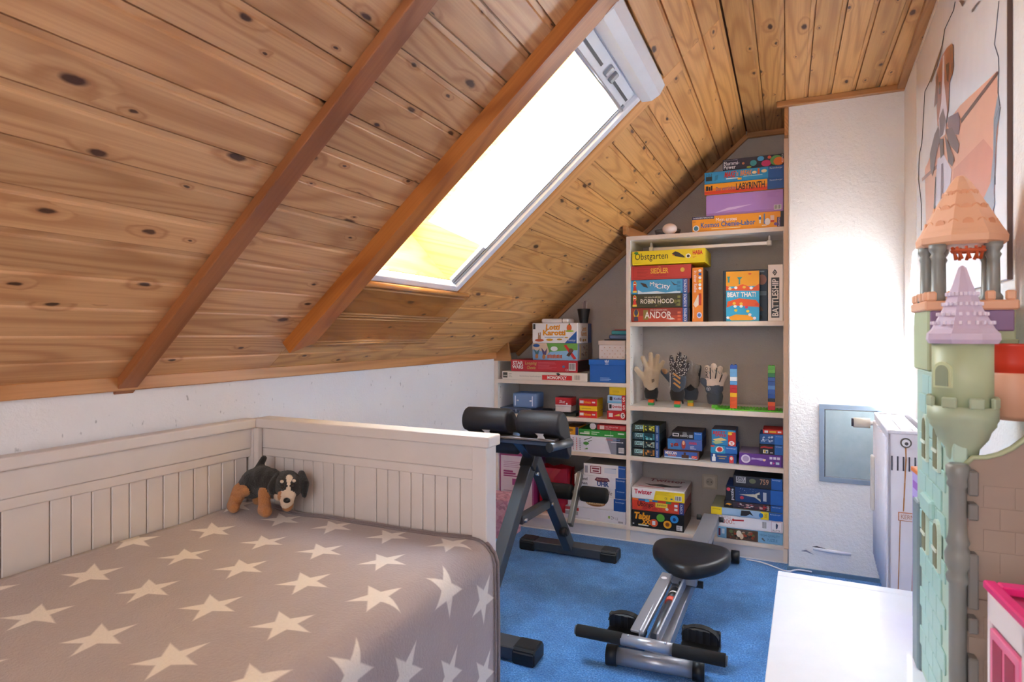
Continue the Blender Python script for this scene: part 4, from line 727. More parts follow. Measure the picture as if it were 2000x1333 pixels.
# ---- low bookcase, bottom
z = ZB
names_ = (('white_cardboard_game_box', 1104, 1222, 1007, 1030, 'wide white cardboard game box with a red mark, lowest in the low bookcase', '#dedbe2'), ('reading_game_box', 1109, 1222, 983.5, 1006, 'white learning game box with a brown ribbon title', '#ece8ea'), ('preschool_game_box', 1130, 1222, 965, 983.5, 'white learning game box with a thin script title', '#ece8ea'), ('clock_game_box', 1122, 1222, 944, 965, 'white learning game box with a large blue clock word', '#ece8ea'), ('travel_learning_game_box', 1140, 1222, 920, 943, 'white learning game box with a framed red title, topmost in its pile', '#ece8ea'))
dd = ([('r', 0, .72, .14, .96, '#c04a54'), ('r', 0, .30, .22, .62, '#a8a4ae'), ('r', .16, .66, .23, .92, '#c83a3a')] + lines(.1, .1, .5, .2, 1, '#c8c4cc') + [('r', .72, .36, .75, .56, '#8ab04a'), T('2+', .77, .32, .82, .58, '#6a6a74'), T('CE', .83, .3, .88, .5, '#8a8a94')] + bars(.875, .06, .965, .24, bgc='#dedbe2'),
      [T('Spielend', .03, .46, .22, .84, '#4a4650', bold=.02), ('e', .49, .48, .17, .30, '#8a5a2c'), T('Lesezauber', .34, .34, .64, .62, '#f0d8a8', bold=.01), ('r', .80, 0, 1, 1, '#1f55a4'), T('Ravensburger', .83, .66, .98, .8, '#e4ecf6')],
      [T('Vorschule', .30, .28, .72, .70, '#5a4a48', shear=.2), ('r', .78, 0, 1, 1, '#1f55a4'), T('Ravensburger', .82, .66, .98, .8, '#e4ecf6')] + blobs(.02, .2, .25, .8, 6, ['#b8b0b8', '#6a6068'], 90, .02, .04),
      [T('Spielend', .04, .46, .26, .84, '#3a3640', bold=.02), T('Lernen', .05, .14, .26, .42, '#3a3640', bold=.02), ('p', [(.40, .66), (.44, .92), (.66, .92), (.70, .66), (.60, .5), (.48, .5)], '#6a3040'), T('Rund um die', .45, .68, .66, .82, '#e0a890'), T('UHR', .45, .12, .68, .56, '#2a4a8a', bold=.04), ('r', .81, 0, 1, 1, '#1f55a4'), T('Ravensburger', .83, .7, .99, .84, '#e4ecf6')],
      [('r', .03, .2, .10, .8, '#9a98a4'), ('r', .16, .20, .42, .82, '#8a3a48'), ('r', .18, .26, .40, .76, '#f0e6e8'), ('r', .20, .54, .38, .68, '#8a3040'), ('r', .22, .34, .37, .46, '#8a3040'), ('r', .50, .3, .78, .72, '#d8dce6'), ('p', [(.50, .68), (.78, .74), (.78, .68)], '#7a8ab0'), ('r', .83, 0, 1, 1, '#1f55a4'), T('Ravensburger', .845, .72, .99, .84, '#e4ecf6')])
for i, (nm, xl, xr, yt, yb, lb, c) in enumerate(names_):
    _, z = gb(nm, lb, xl, xr, yt, yb, 3.354 + .005 * (i % 3), z, .25, c, dd[i], side_col='#1f4f94' if i else '#c8c4cc', top_col='#8a847c' if i == 4 else c)
bx, _ = gb('tall_pink_toy_box', 'tall white carton with magenta border and side in the low bookcase', 976, 1042, 902, 1012, 3.365, ZB, .20, '#ead8e2',
  [('r', 0, .95, 1, 1, '#a8457e'), ('r', 0, 0, .035, 1, '#a8457e'), ('r', .965, 0, 1, 1, '#a8457e')] + lines(.12, .74, .85, .86, 4, '#c89ab4') + [('r', .12, .66, .4, .69, '#a8457e'), ('r', .12, .62, .48, .65, '#a8457e'), ('r', .12, .585, .7, .605, '#a8457e'), ('r', .38, .44, .9, .55, '#b8589a')] + lines(.12, .1, .6, .36, 6, '#cba6bc'), side_col='#8a2c66', top_col='#e9dde2', lid=False, cat='carton')
# crumpled red gift bag
rb = thing('red_bag', 'shiny red crumpled bag behind the foam rollers', 'bag', (onY(1082, 1000, 3.45).x + .009, 3.49, ZB + .001))
b = MB(); n_ = 20
def rbag(i, k):
    t = 2 * math.pi * i / n_; r_ = random.Random(i * 13 + k * 7); q = (1, 1.04, 0.98, 1.0)[k]
    return (.095 * q * max(-1, min(1, 1.5 * math.cos(t))) + r_.uniform(-.006, .006), .06 * q * max(-1, min(1, 1.5 * math.sin(t))) + r_.uniform(-.006, .006), (0, .10, .19, .255)[k] + (r_.uniform(-.012, .012) if k else 0))
rg = [[b.bm.verts.new(rbag(i, k)) for i in range(n_)] for k in range(4)]
b.bm.faces.new(rg[0])
for k in range(3):
    for i in range(n_): b.bm.faces.new((rg[k][i], rg[k][(i + 1) % n_], rg[k + 1][(i + 1) % n_], rg[k + 1][i]))
b.build('bag_body', M('#b3162a', 0.25, coat=0.3), rb)
b = MB(); b.box(-.085, .085, -.05, .05, .20, .225, .006); b.build('tissue', M('#8a1220', 0.5), rb)

# ================================================================== FUSED SOFT SHAPES
def blob(name, prims, voxel, mats, parent=None, smooth=6, loc=None, rot=None):
    """prims: (p0, p1, r0, r1, material index[, (sx, sy, sz)]) capsules fused into one skin; faces take the nearest capsule's material"""
    b = MB()
    for pr in prims:
        p0, p1, r0, r1 = Vector(pr[0]), Vector(pr[1]), pr[2], pr[3]
        sc = pr[5] if len(pr) > 5 else (1, 1, 1)
        vs = []
        k = max(2, int((p1 - p0).length / (0.35 * min(r0, r1))) + 1) if (p1 - p0).length > 1e-6 else 1
        for i in range(k):
            t = i / max(1, k - 1); vs += list(b.ball(p0.lerp(p1, t), r0 + (r1 - r0) * t, 2, sc))
    me = b.mesh('tmp'); o = bpy.data.objects.new('tmp', me); COL.objects.link(o)
    m = o.modifiers.new('r', 'REMESH'); m.mode = 'VOXEL'; m.voxel_size = voxel
    m2 = o.modifiers.new('s', 'SMOOTH'); m2.iterations = smooth; m2.factor = 0.5
    bpy.context.view_layer.update()
    out = bpy.data.meshes.new_from_object(o.evaluated_get(bpy.context.evaluated_depsgraph_get()))
    bpy.data.objects.remove(o); bpy.data.meshes.remove(me)
    for mm in mats: out.materials.append(mm)
    def d(p, pr):
        p0, p1 = Vector(pr[0]), Vector(pr[1]); ab = p1 - p0; L = ab.length_squared
        t = 0 if L < 1e-12 else max(0, min(1, (p - p0).dot(ab) / L)); sc = pr[5] if len(pr) > 5 else (1, 1, 1)
        q = p - (p0 + ab * t); q = Vector((q.x / sc[0], q.y / sc[1], q.z / sc[2])); return q.length - (pr[2] + (pr[3] - pr[2]) * t)
    for f in out.polygons:
        f.use_smooth = True; c = f.center; f.material_index = min(prims, key=lambda pr: d(c, pr))[4]
    return obj(name, out, None, parent, loc, rot)
def fuzzy(name, c1, c2, scale=220.0, bump=0.9):
    n = NT(name); v = n.coord(); a = n.noise(v, scale, 4.0, 0.7); n.base(n.mix(a, lin(c1), lin(c2)))
    n.b.inputs['Roughness'].default_value = 0.95; n.b.inputs['Sheen Weight'].default_value = 0.25; n.bump(a, bump, 0.006); return n.m

# ================================================================== BED
ZT = 0.876
bed = thing('day_bed', 'light grey wooden day bed with tongue and groove panels beside the knee wall', 'bed', (-1.566, 1.468, 0), math.radians(-1.0))
M_BED = M('#d9d2cf', 0.42, name='bed_lacquer')
def bpart(name, x0, x1, y0, y1, z0, z1, bev=0.003, par=None): 
    q = MB(); q.box(x0, x1, y0, y1, z0, z1, bev, 2); return q.build(name, M_BED, par or bed)
LB, WB = 2.06, 0.840        # local: x from the wall side outward, y towards the foot of the room is +
# far arm panel in the plane y 0..0.045
bpart('arm_cap', -0.012, WB + 0.010, -0.012, 0.058, ZT - 0.030, ZT, 0.004)
bpart('arm_rail', 0.0, WB - 0.04, 0.002, 0.040, ZT - 0.095, ZT - 0.030)
bpart('arm_rail', 0.0, WB - 0.04, 0.005, 0.040, ZT - 0.122, ZT - 0.0955)
bpart('arm_rail', 0.0, WB - 0.04, 0.0, 0.042, 0.30, 0.40)
bpart('post', WB - 0.045, WB, -0.006, 0.052, 0.0, ZT - 0.030)
bpart('post', -0.045, 0.0, -0.02, 0.052, 0.0, ZT - 0.030)
bpart('corner_fillet', 0.002, 0.022, -0.020, -0.002, 0.3, ZT - 0.030)
def planks(x0, x1, n, wide):
    xs_ = [x0]; w_ = (x1 - x0) / (n + 1.0)
    for i in range(n): xs_.append(xs_[-1] + (w_ * 2.0 if i == wide else w_ * (1.0)))
    return [(a, b_) for a, b_ in zip(xs_, xs_[1:])]
for a, b_ in planks(0.022, WB - 0.05, 18, 9): bpart('plank', a + 0.0012, b_ - 0.0012, 0.010, 0.030, 0.38, ZT - 0.118, 0.0022)
# back panel along the knee wall (local x about 0), y negative
bpart('back_cap', -0.040, 0.006, -LB, -0.012, ZT - 0.030, ZT, 0.004)
bpart('back_rail', -0.034, -0.006, -LB, -0.02, ZT - 0.095, ZT - 0.030)
bpart('back_rail', -0.034, -0.009, -LB, -0.02, ZT - 0.122, ZT - 0.0955)
bpart('back_rail', -0.034, 0.0, -LB, -0.02, 0.30, 0.40)
y = -0.03; i = 0
while y > -LB + 0.1:
    w_ = 0.098 if i == 12 else 0.0475
    q = MB(); q.box(-0.030, -0.014, y - w_ + 0.0012, y - 0.0012, 0.38, ZT - 0.118, 0.0022); q.build('plank', M_BED, bed)
    y -= w_; i += 1
bpart('near_arm', -0.04, WB, -LB - 0.04, -LB, 0.0, ZT); bpart('front_rail', WB - 0.035, WB - 0.012, -LB, -0.006, 0.06, 0.36)
q = MB(); q.box(0.008, WB - 0.075, -LB + 0.01, -0.02, 0.36, 0.572, 0.03, 3); mt = q.build('mattress', M('#e6e2de', 0.9)); tag(mt, 'white mattress under the star blanket', 'mattress'); mt.location = bed.location; mt.rotation_euler = bed.rotation_euler
# blanket
def star_mat():
    n = NT('star_fleece'); uv = n.n('SeparateXYZ'); n.set(uv.inputs[0], n.coord('UV'))
    U, V = uv.outputs[0], uv.outputs[1]
    vv = n.math('DIVIDE', n.math('SUBTRACT', 1.375, V), 0.168); k = n.math('ROUND', vv)
    fy = n.math('MULTIPLY', n.math('SUBTRACT', k, vv), 0.168)
    uu = n.math('DIVIDE', n.math('ADD', n.math('ADD', U, 1.177), n.math('MULTIPLY', k, 0.087)), 0.192)
    fx = n.math('MULTIPLY', n.math('SUBTRACT', uu, n.math('ROUND', uu)), 0.192)
    r = n.math('SQRT', n.math('ADD', n.math('MULTIPLY', fx, fx), n.math('MULTIPLY', fy, fy)))
    ang = n.math('ADD', n.math('ARCTAN2', fy, fx), 2 * math.pi + math.pi / 5)
    a = n.math('ABSOLUTE', n.math('SUBTRACT', n.math('MODULO', ang, 2 * math.pi / 5), math.pi / 5))
    px, py = n.math('MULTIPLY', r, n.math('COSINE', a)), n.math('MULTIPLY', r, n.math('SINE', a))
    R_, r0 = 0.062, 0.0235; Bx, By = r0 * math.cos(math.pi / 5), r0 * math.sin(math.pi / 5)
    e = n.math('SUBTRACT', n.math('MULTIPLY', py, Bx - R_), n.math('MULTIPLY', n.math('SUBTRACT', px, R_), By))
    ns = n.noise(n.coord('UV'), 160.0, 3.0, 0.7); ns2 = n.noise(n.coord('UV'), 9.0, 3.0)
    e = n.math('ADD', e, n.math('MULTIPLY', n.math('SUBTRACT', ns, 0.5), 0.00012))
    mk = n.ramp(n.math('MULTIPLY_ADD', e, 6000.0, 0.5), [(0.0, (0, 0, 0, 1)), (1.0, (1, 1, 1, 1))])
    g = n.mix(ns2, lin('#a39698'), lin('#b2a5a6')); g = n.mix(n.math('MULTIPLY', ns, 0.35), g, lin('#8d8184'))
    w_ = n.mix(ns, lin('#efe9e2'), lin('#ddd6d0'))
    n.base(n.mix(mk, g, w_)); n.b.inputs['Roughness'].default_value = 1.0; n.b.inputs['Sheen Weight'].default_value = 0.35
    n.bump(n.math('ADD', ns, n.math('MULTIPLY', n.noise(n.coord('UV'), 22.0, 2.0), 0.6)), 0.5, 0.006); return n.m
from mathutils import noise as mnoise
def blanket():
    me = bpy.data.meshes.new('blanket'); prof = []                        # (x, z, u)
    R_ = 0.062; xe = -0.700; zt = 0.604; x = -1.562
    while x < xe - R_: prof.append((x, zt, x)); x += 0.022
    u = xe - R_
    for k in range(9):
        t = k / 8 * math.pi / 2; prof.append((xe - R_ + R_ * math.sin(t), zt - R_ + R_ * math.cos(t), u + R_ * t))
    u += R_ * math.pi / 2; z = zt - R_
    while z > 0.03: z -= 0.025; u += 0.025; prof.append((xe, max(z, 0.02), u))
    ys = []; y = 1.450
    while y > -0.52: ys.append(y); y -= 0.022
    vs, uvs = [], []
    for j, y in enumerate(ys):
        for (x, z, u) in prof:
            top = 1.0 if z > zt - 0.03 else 0.0
            w1 = mnoise.noise(Vector((x * 3.0, y * 3.4, 1.3))) * 0.008 + mnoise.noise(Vector((x * 9 + y * 4, y * 2.2, 4.1))) * 0.0045
            sag = -0.006 * math.sin((x + 1.56) / 0.8 * math.pi) + 0.012 * max(0, 1 - (x + 1.562) / 0.15)
            fold = mnoise.noise(Vector((y * 5.0, z * 1.0, 7.7))) * 0.016 * max(0.0, min(1.0, (zt - 0.03 - z) / 0.3))
            hem = 0.012 * max(0, 1 - (1.450 - y) / 0.03)
            if top: vs.append((x, y, z + w1 + sag - hem * 0.6))
            else: vs.append((x + w1 * 0.6 + fold + 0.004 * (zt - z), y, z))
            uvs.append((u, y))
    n_ = len(prof); fs = [(j * n_ + i, j * n_ + i + 1, (j + 1) * n_ + i + 1, (j + 1) * n_ + i) for j in range(len(ys) - 1) for i in range(n_ - 1)]
    me.from_pydata(vs, [], fs); ul = me.uv_layers.new(name='UVMap')
    for l in me.loops: ul.data[l.index].uv = uvs[l.vertex_index]
    for p in me.polygons: p.use_smooth = True
    bl = obj('star_blanket', me, star_mat()); md = bl.modifiers.new('thick', 'SOLIDIFY'); md.thickness = 0.006; md.offset = 1.0
    tag(bl, 'grey fleece blanket with white stars spread over the day bed', 'blanket')
    edge = [Vector(vs[i]) + Vector((0.003 if vs[i][2] < 0.55 else 0, 0.002, 0.004 if vs[i][2] > 0.5 else 0)) for i in range(0, n_)]
    h = MB(); h.tube(edge, 0.0055, 8); h.tube([e_ + Vector((0.001, -0.017, 0.002 if e_.z > .55 else 0)) for e_ in edge], 0.003, 6); hm = h.build('hem', fuzzy('hem_fleece', '#988b8f', '#8a7e82'), bl); hm['kind'] = 'stuff'
    return bl
blanket()
# plush dog
dog = thing('plush_dog', 'black, tan and white plush puppy standing in the corner of the bed', 'soft toy', (-1.435, 1.392, 0.612), math.radians(10))
MB_, MT_, MWt = fuzzy('black_plush', '#121011', '#2a2625'), fuzzy('tan_plush', '#b0703c', '#cf925a'), fuzzy('cream_plush', '#e3cbb2', '#f2dfc9')
k = 0.84
def V3(x, y, z): return (x * k, y * k, z * k)
prims = [(V3(-.065, 0, .10), V3(.03, -.002, .088), .050 * k, .046 * k, 0), (V3(-.03, 0, .115), V3(.0, 0, .11), .046 * k, .044 * k, 0), (V3(-.075, .0, .085), V3(-.06, 0, .09), .05 * k, .05 * k, 0),
  (V3(.035, 0, .085), V3(.065, -.01, .105), .042 * k, .045 * k, 0), (V3(.085, -.02, .105), V3(.085, -.02, .108), .047 * k, .047 * k, 0), (V3(.095, -.022, .10), V3(.105, -.026, .10), .043 * k, .043 * k, 0),
  (V3(-.055, .01, .15), V3(-.042, .022, .182), .014 * k, .012 * k, 0),
  (V3(-.10, -.035, .075), V3(-.115, -.045, .03), .027 * k, .023 * k, 1), (V3(-.118, -.05, .022), V3(-.098, -.068, .020), .022 * k, .020 * k, 1), (V3(-.07, -.04, .078), V3(-.10, -.04, .07), .022 * k, .025 * k, 1),
  (V3(-.085, .05, .05), V3(-.085, .045, .022), .024 * k, .022 * k, 1),
  (V3(.005, -.045, .075), V3(.022, -.06, .030), .019 * k, .023 * k, 1), (V3(.024, -.066, .022), V3(.040, -.078, .020), .024 * k, .022 * k, 1),
  (V3(.055, .02, .055), V3(.062, .015, .022), .02 * k, .022 * k, 1), (V3(.066, .008, .020), V3(.074, -.004, .020), .022 * k, .02 * k, 1),
  (V3(.112, -.055, .075), V3(.122, -.072, .060), .026 * k, .022 * k, 2), (V3(.118, -.058, .10), V3(.112, -.048, .138), .011 * k, .010 * k, 2), (V3(.105, -.062, .062), V3(.118, -.078, .052), .018 * k, .018 * k, 2), (V3(.092, -.058, .072), V3(.094, -.062, .072), .019 * k, .018 * k, 1),
  (V3(.05, -.02, .06), V3(.06, -.03, .062), .018 * k, .018 * k, 2)]
blob('body', prims, 0.0042, [MB_, MT_, MWt], dog, 5)
blob('ear', [(V3(.122, .010, .135), V3(.146, -.008, .105), .016 * k, .020 * k, 0, (1, .6, 1)), (V3(.146, -.010, .100), V3(.150, -.016, .068), .019 * k, .012 * k, 0, (1, .6, 1))], 0.004, [MB_], dog)
blob('ear', [(V3(.058, -.04, .135), V3(.050, -.062, .105), .016 * k, .019 * k, 0, (.7, .8, 1)), (V3(.050, -.064, .100), V3(.054, -.066, .085), .019 * k, .014 * k, 0, (.7, .8, 1))], 0.004, [MB_], dog)
q = MB(); q.ball(V3(.131, -.0905, .068), .0095, 2, (1.15, .8, .85)); q.build('nose', M('#0d0c0e', 0.3), dog)
for e_ in ((.096, -.0655, .106), (.130, -.056, .110)):
    q = MB(); q.ball(V3(*e_), .0048, 2); q.build('eye', M('#15100c', 0.12, coat=0.6), dog)
for e_ in ((.093, -.0635, .124), (.132, -.050, .126)):
    q = MB(); q.ball(V3(*e_), .0062, 2, (1, .6, .8)); q.build('brow_spot', MWt, dog)

# ================================================================== BACK EXTENSION BENCH
M_GR = M('#4c4f54', 0.38, 0.35, name='grey_powder_steel'); M_BL = M('#1b1b1d', 0.5, name='black_rubber'); M_PAD = M('#221f22', 0.55, bump=0.25, bscale=420, name='black_vinyl'); M_FOAM = M('#161515', 0.9, bump=0.5, bscale=500, name='black_foam'); M_BOLT = M('#c9ccd0', 0.25, 0.9)
bn = thing('back_extension_bench', 'dark grey steel back extension bench with two black pads behind the bed', 'exercise bench')
BX = -1.035
def beam(p0, p1, w, h, mat, name, par, up=(0, 0, 1), bev=0.003):
    p0, p1 = Vector(p0), Vector(p1); d = (p1 - p0); L = d.length; d.normalize(); u = Vector(up); s_ = d.cross(u)
    if s_.length < 1e-3: s_ = d.cross(Vector((1, 0, 0)))
    s_.normalize(); u = s_.cross(d)
    q = MB(); q.box(-w / 2, w / 2, 0, L, -h / 2, h / 2, bev, 1)
    return q.build(name, mat, par) if False else _place(q, p0, s_, d, u, mat, name, par)
def _place(q, p0, s_, d, u, mat, name, par):
    M4 = Matrix(((s_.x, d.x, u.x, p0.x), (s_.y, d.y, u.y, p0.y), (s_.z, d.z, u.z, p0.z), (0, 0, 0, 1)))
    bmesh.ops.transform(q.bm, matrix=M4, verts=q.bm.verts[:]); return q.build(name, mat, par)
def foot(x0, x1, y, par):
    beam((x0 + .07, y, .030), (x1 - .07, y, .030), .085, .045, M_GR, 'base_bar', par)
    for xa, xb, sg in ((x0, x0 + .085, -1), (x1 - .085, x1, 1)):
        q = MB(); pts = [(-.048, 0), (.048, 0), (.048, .045), (.036, .058), (-.036, .058), (-.048, .045)]
        q.prism([(p[0], p[1]) for p in pts], xb - xa, Matrix(((0, 0, 1, xa), (1, 0, 0, y), (0, 1, 0, 0), (0, 0, 0, 1))))
        bmesh.ops.bevel(q.bm, geom=q.bm.edges[:], offset=.005, segments=2, affect='EDGES'); q.build('end_cap', M_BL, par)
foot(-1.302, -0.775, 3.03, bn); foot(-1.29, -0.790, 1.985, bn)
A_, B_ = Vector((BX, 2.47, .565)), Vector((BX, 1.99, .055))
beam(B_, A_ + Vector((0, .03, .03)), .050, .060, M_GR, 'front_leg', bn, (0, -1, 1))
T0 = Vector((BX + .005, 3.00, .05)); T1 = Vector((BX + .005, 2.50, .62))
beam(T0, T1, .045, .060, M_GR, 'rear_leg', bn, (0, 1, 1))
beam(T1 + Vector((0, .02, -.03)), Vector((BX + .005, 2.325, .72)), .038, .042, M('#5a6a84', 0.25, 0.7), 'telescopic_tube', bn, (0, 1, 1))
beam((BX + .004, 2.49, .575), (BX + .004, 2.455, .605), .062, .072, M_BL, 'collar', bn, (0, 1, 1))
beam((BX, 2.37, .36), (BX, 2.70, .345), .035, .038, M_GR, 'strut', bn)
q = MB()
for p in ((BX + .028, 2.375, .36), (BX + .028, 2.505, .53), (BX + .030, 2.69, .348)): q.cyl((p[0] - .004, p[1], p[2]), (p[0] + .008, p[1], p[2]), .0085, seg=10)
bo = q.build('bolt', M_BOLT, bn); bo['kind'] = 'stuff'
q = MB(); q.cyl((BX + .02, 2.835, .175), (BX + .05, 2.835, .175), .024, seg=9); q.cyl((BX + .045, 2.835, .175), (BX + .058, 2.835, .175), .017, seg=9); q.build('star_knob', M_BL, bn)
beam((BX + .045, 2.905, .19), (BX + .045, 3.075, .415), .022, .050, M('#6a6862', 0.4, 0.3), 'roller_arm', bn, (0, 1, 0))
q = MB(); q.cyl((BX - .16, 3.02, .325), (BX + .20, 3.02, .325), .012, seg=12); q.build('axle', M_GR, bn)
for xa, xb in ((BX - .155, BX + .020), (BX + .065, BX + .205)):
    q = MB(); pts = [(.0, 0), (.030, 0), (.0385, .006), (.040, .02), (.040, xb - xa - .02), (.0385, xb - xa - .006), (.030, xb - xa), (0, xb - xa)]
    vs = q.lathe([(max(r_, .001), z_) for r_, z_ in pts], seg=22); bmesh.ops.transform(q.bm, matrix=Matrix(((0, 0, 1, xa), (1, 0, 0, 3.02), (0, 1, 0, .325), (0, 0, 0, 1))), verts=vs); q.build('foam_roller', M_FOAM, bn)
# pad carrier
PY, PZ = 2.315, .715
q = MB(); q.box(-1.30, -.845, PY - .028, PY + .028, PZ, PZ + .010, .002); q.build('pad_plate', M('#8a7f7c', 0.3, 0.6), bn)
q = MB(); q.box(-1.30, -.87, PY - .024, PY + .024, PZ - .018, PZ - .001, .002); q.build('cross_bar', M('#4a5872', 0.3, 0.6), bn)
q = MB(); q.cyl((-.862, PY - .04, PZ - .020), (-.812, PY + .07, PZ - .012), .0185, seg=20); q.build('side_tube', M('#6b6f74', 0.35, 0.5), bn)
q = MB(); q.cyl((-.863, PY - .042, PZ - .0201), (-.860, PY - .036, PZ - .0198), .0192, seg=20); q.build('tube_plug', M_BL, bn)
for xa, xb in ((-1.262, -1.052), (-1.012, -.822)):
    pd = MB(); w_ = xb - xa
    prof = [(-.058, .058), (-.052, .095), (-.015, .122), (.032, .112), (.066, .075), (.095, .012), (.122, -.068), (.104, -.098), (.068, -.080), (.035, -.012), (.005, .012), (-.042, .026)]
    pts = []
    for i in range(len(prof)):                                            # round the outline
        p0, p1, p2 = prof[i - 1], prof[i], prof[(i + 1) % len(prof)]
        for t in (0.0, .34, .67):
            a = ((p0[0] + p1[0]) / 2, (p0[1] + p1[1]) / 2); c_ = ((p1[0] + p2[0]) / 2, (p1[1] + p2[1]) / 2)
            pts.append(((1 - t) ** 2 * a[0] + 2 * t * (1 - t) * p1[0] + t * t * c_[0], (1 - t) ** 2 * a[1] + 2 * t * (1 - t) * p1[1] + t * t * c_[1]))
    rings = []
    for xx, sc in ((0, .86), (.004, .95), (.012, 1.0), (w_ - .012, 1.0), (w_ - .004, .95), (w_, .86)):
        rings.append([pd.bm.verts.new((xa + xx, PY + .012 + (.03 + (p[0] - .03) * sc), PZ + .002 + (.03 + (p[1] - .03) * sc))) for p in pts])
    for ra, rb_ in zip(rings, rings[1:]):
        for i in range(len(pts)):
            f_ = pd.bm.faces.new((ra[i], ra[(i + 1) % len(pts)], rb_[(i + 1) % len(pts)], rb_[i])); f_.smooth = True
    pd.bm.faces.new(rings[0]); pd.bm.faces.new(rings[-1]); pad = pd.build('pad', M_PAD, bn)
    q = MB(); cx = (xa + xb) / 2 + .01; yy = PY - .030
    q.poly([(cx - .022, yy, PZ + .032), (cx + .018, yy, PZ + .032), (cx + .014, yy, PZ + .026), (cx + .024, yy, PZ + .012), (cx - .012, yy, PZ + .012), (cx - .008, yy, PZ + .022)])
    lg = q.build('logo', M('#b8b4b6', 0.4), pad)

# ================================================================== ROWING SEAT MACHINE
M_SIL = M('#a9abb3', 0.32, 0.55, name='silver_paint'); M_BK = M('#131315', 0.45)
rw_ = thing('rowing_machine', 'compact silver rowing machine with a black saddle on the blue carpet', 'rowing machine')
q = MB(); q.cyl((-.545, 2.075, .034), (-.275, 2.095, .034), .028, seg=22); q.build('front_tube', M_SIL, rw_)
q = MB(); q.cyl((-.55, 3.245, .032), (-.235, 3.245, .032), .022, seg=20); q.build('rear_tube', M_SIL, rw_)
for p0, p1, r_ in (((-.572, 2.073, .034), (-.535, 2.076, .034), .034), ((-.285, 2.094, .034), (-.248, 2.097, .034), .034), ((-.578, 3.245, .032), (-.54, 3.245, .032), .031), ((-.255, 3.245, .032), (-.217, 3.245, .032), .031)):
    q = MB(); q.cyl(p0, p1, r_, seg=22); q.build('end_cap', M_BK, rw_)
RA, RB = Vector((-.408, 2.10, .060)), Vector((-.352, 3.27, .205))
beam(RA, RB, .078, .044, M_SIL, 'rail', rw_)
beam(RB + Vector((-.004, -.035, -.03)), Vector((-.37, 3.25, .045)), .05, .025, M_SIL, 'rear_post', rw_, (0, 1, 0))
for dx in (-.058, .05):
    q = MB(); q.cyl((RB.x + dx - .010, 3.235, .212), (RB.x + dx + .012, 3.235, .212), .013, seg=16); q.build('stop_knob', M_BK, rw_)
# saddle
q = MB(); out = [(-.165, .12), (-.13, .185), (-.05, .19), (.06, .18), (.13, .165), (.16, .12), (.155, .03), (.12, -.06), (.05, -.145), (.0, -.165), (-.06, -.13), (-.12, -.03), (-.16, .04)]
pts = []
for i in range(len(out)):
    p0, p1, p2 = out[i - 1], out[i], out[(i + 1) % len(out)]
    for t in (0, .25, .5, .75):
        a = ((p0[0] + p1[0]) / 2, (p0[1] + p1[1]) / 2); c_ = ((p1[0] + p2[0]) / 2, (p1[1] + p2[1]) / 2)
        pts.append(((1 - t) ** 2 * a[0] + 2 * t * (1 - t) * p1[0] + t * t * c_[0], (1 - t) ** 2 * a[1] + 2 * t * (1 - t) * p1[1] + t * t * c_[1]))
rings = []
for sc, zz in ((.90, .192), (.985, .198), (1.0, .212), (.99, .230), (.95, .242), (.86, .2475), (.5, .249), (.02, .249)):
    rings.append([q.bm.verts.new((-.368 + p[0] * sc, 2.585 + p[1] * sc, zz)) for p in pts])
for ra, rb_ in zip(rings, rings[1:]):
    for i in range(len(pts)): q.bm.faces.new((ra[i], ra[(i + 1) % len(pts)], rb_[(i + 1) % len(pts)], rb_[i])).smooth = True
q.bm.faces.new(rings[0]); q.build('saddle', M('#1c1c1f', 0.38, bump=0.12, bscale=600), rw_)
q = MB(); q.box(-.425, -.325, 2.50, 2.66, .145, .194, .004); q.build('saddle_bracket', M_SIL, rw_)
q = MB(); q.cyl((-.445, 2.535, .145), (-.305, 2.535, .145), .014, seg=16); q.build('carriage_roller', M_BK, rw_)
# pull arm with grips
PA, PB = Vector((-.428, 2.075, .118)), Vector((-.395, 2.47, .175))
for dx in (-.030, .030):
    beam(PA + Vector((dx, 0, 0)), PB + Vector((dx, 0, 0)), .008, .045, M_SIL, 'pull_arm', rw_)
beam(PA + Vector((-.040, .0, .012)), PB + Vector((-.036, -.01, .020)), .046, .012, M_SIL, 'arm_plate', rw_)
beam(PA + Vector((-.040, .13, .020)), PB + Vector((-.036, -.02, .028)), .040, .004, M_SIL, 'arm_cover', rw_)
q = MB(); q.cyl((-.436, 2.41, .196), (-.436, 2.41, .199), .011, seg=20); q.build('round_sticker', M('#eeeef0', 0.4), rw_)
q = MB(); q.cyl((-.515, 2.05, .108), (-.340, 2.053, .108), .019, seg=18); q.build('handle_tube', M_SIL, rw_)
for x0_, x1_ in ((-.672, -.512), (-.343, -.178)):
    q = MB(); q.cyl((x0_, 2.049 + .0, .108), (x1_, 2.052, .108), .0205, seg=18); q.build('foam_grip', M_FOAM, rw_)
for x_ in (-.675, -.175):
    q = MB(); q.cyl((x_ - .003, 2.05, .108), (x_ + .003, 2.05, .108), .016, seg=16); q.build('grip_plug', M('#5c5c62', 0.3, 0.5), rw_)
q = MB()
for x_ in (-.49, -.365): q.ball((x_, 2.046, .127), .005, 1)
bo = q.build('bolt', M_BOLT, rw_); bo['kind'] = 'stuff'
q = MB(); q.cyl((-.418, 2.13, .096), (-.395, 2.33, .143), .0165, seg=18); q.build('damper_sleeve', M('#5b6066', 0.3, 0.4), rw_)
q = MB(); q.cyl((-.395, 2.33, .143), (-.388, 2.395, .158), .021, seg=18); q.build('damper_dial', M('#232326', 0.4), rw_)
q = MB(); q.cyl((-.3965, 2.318, .140), (-.394, 2.338, .145), .0215, seg=18); q.build('red_ring', M('#e05a48', 0.4), rw_)
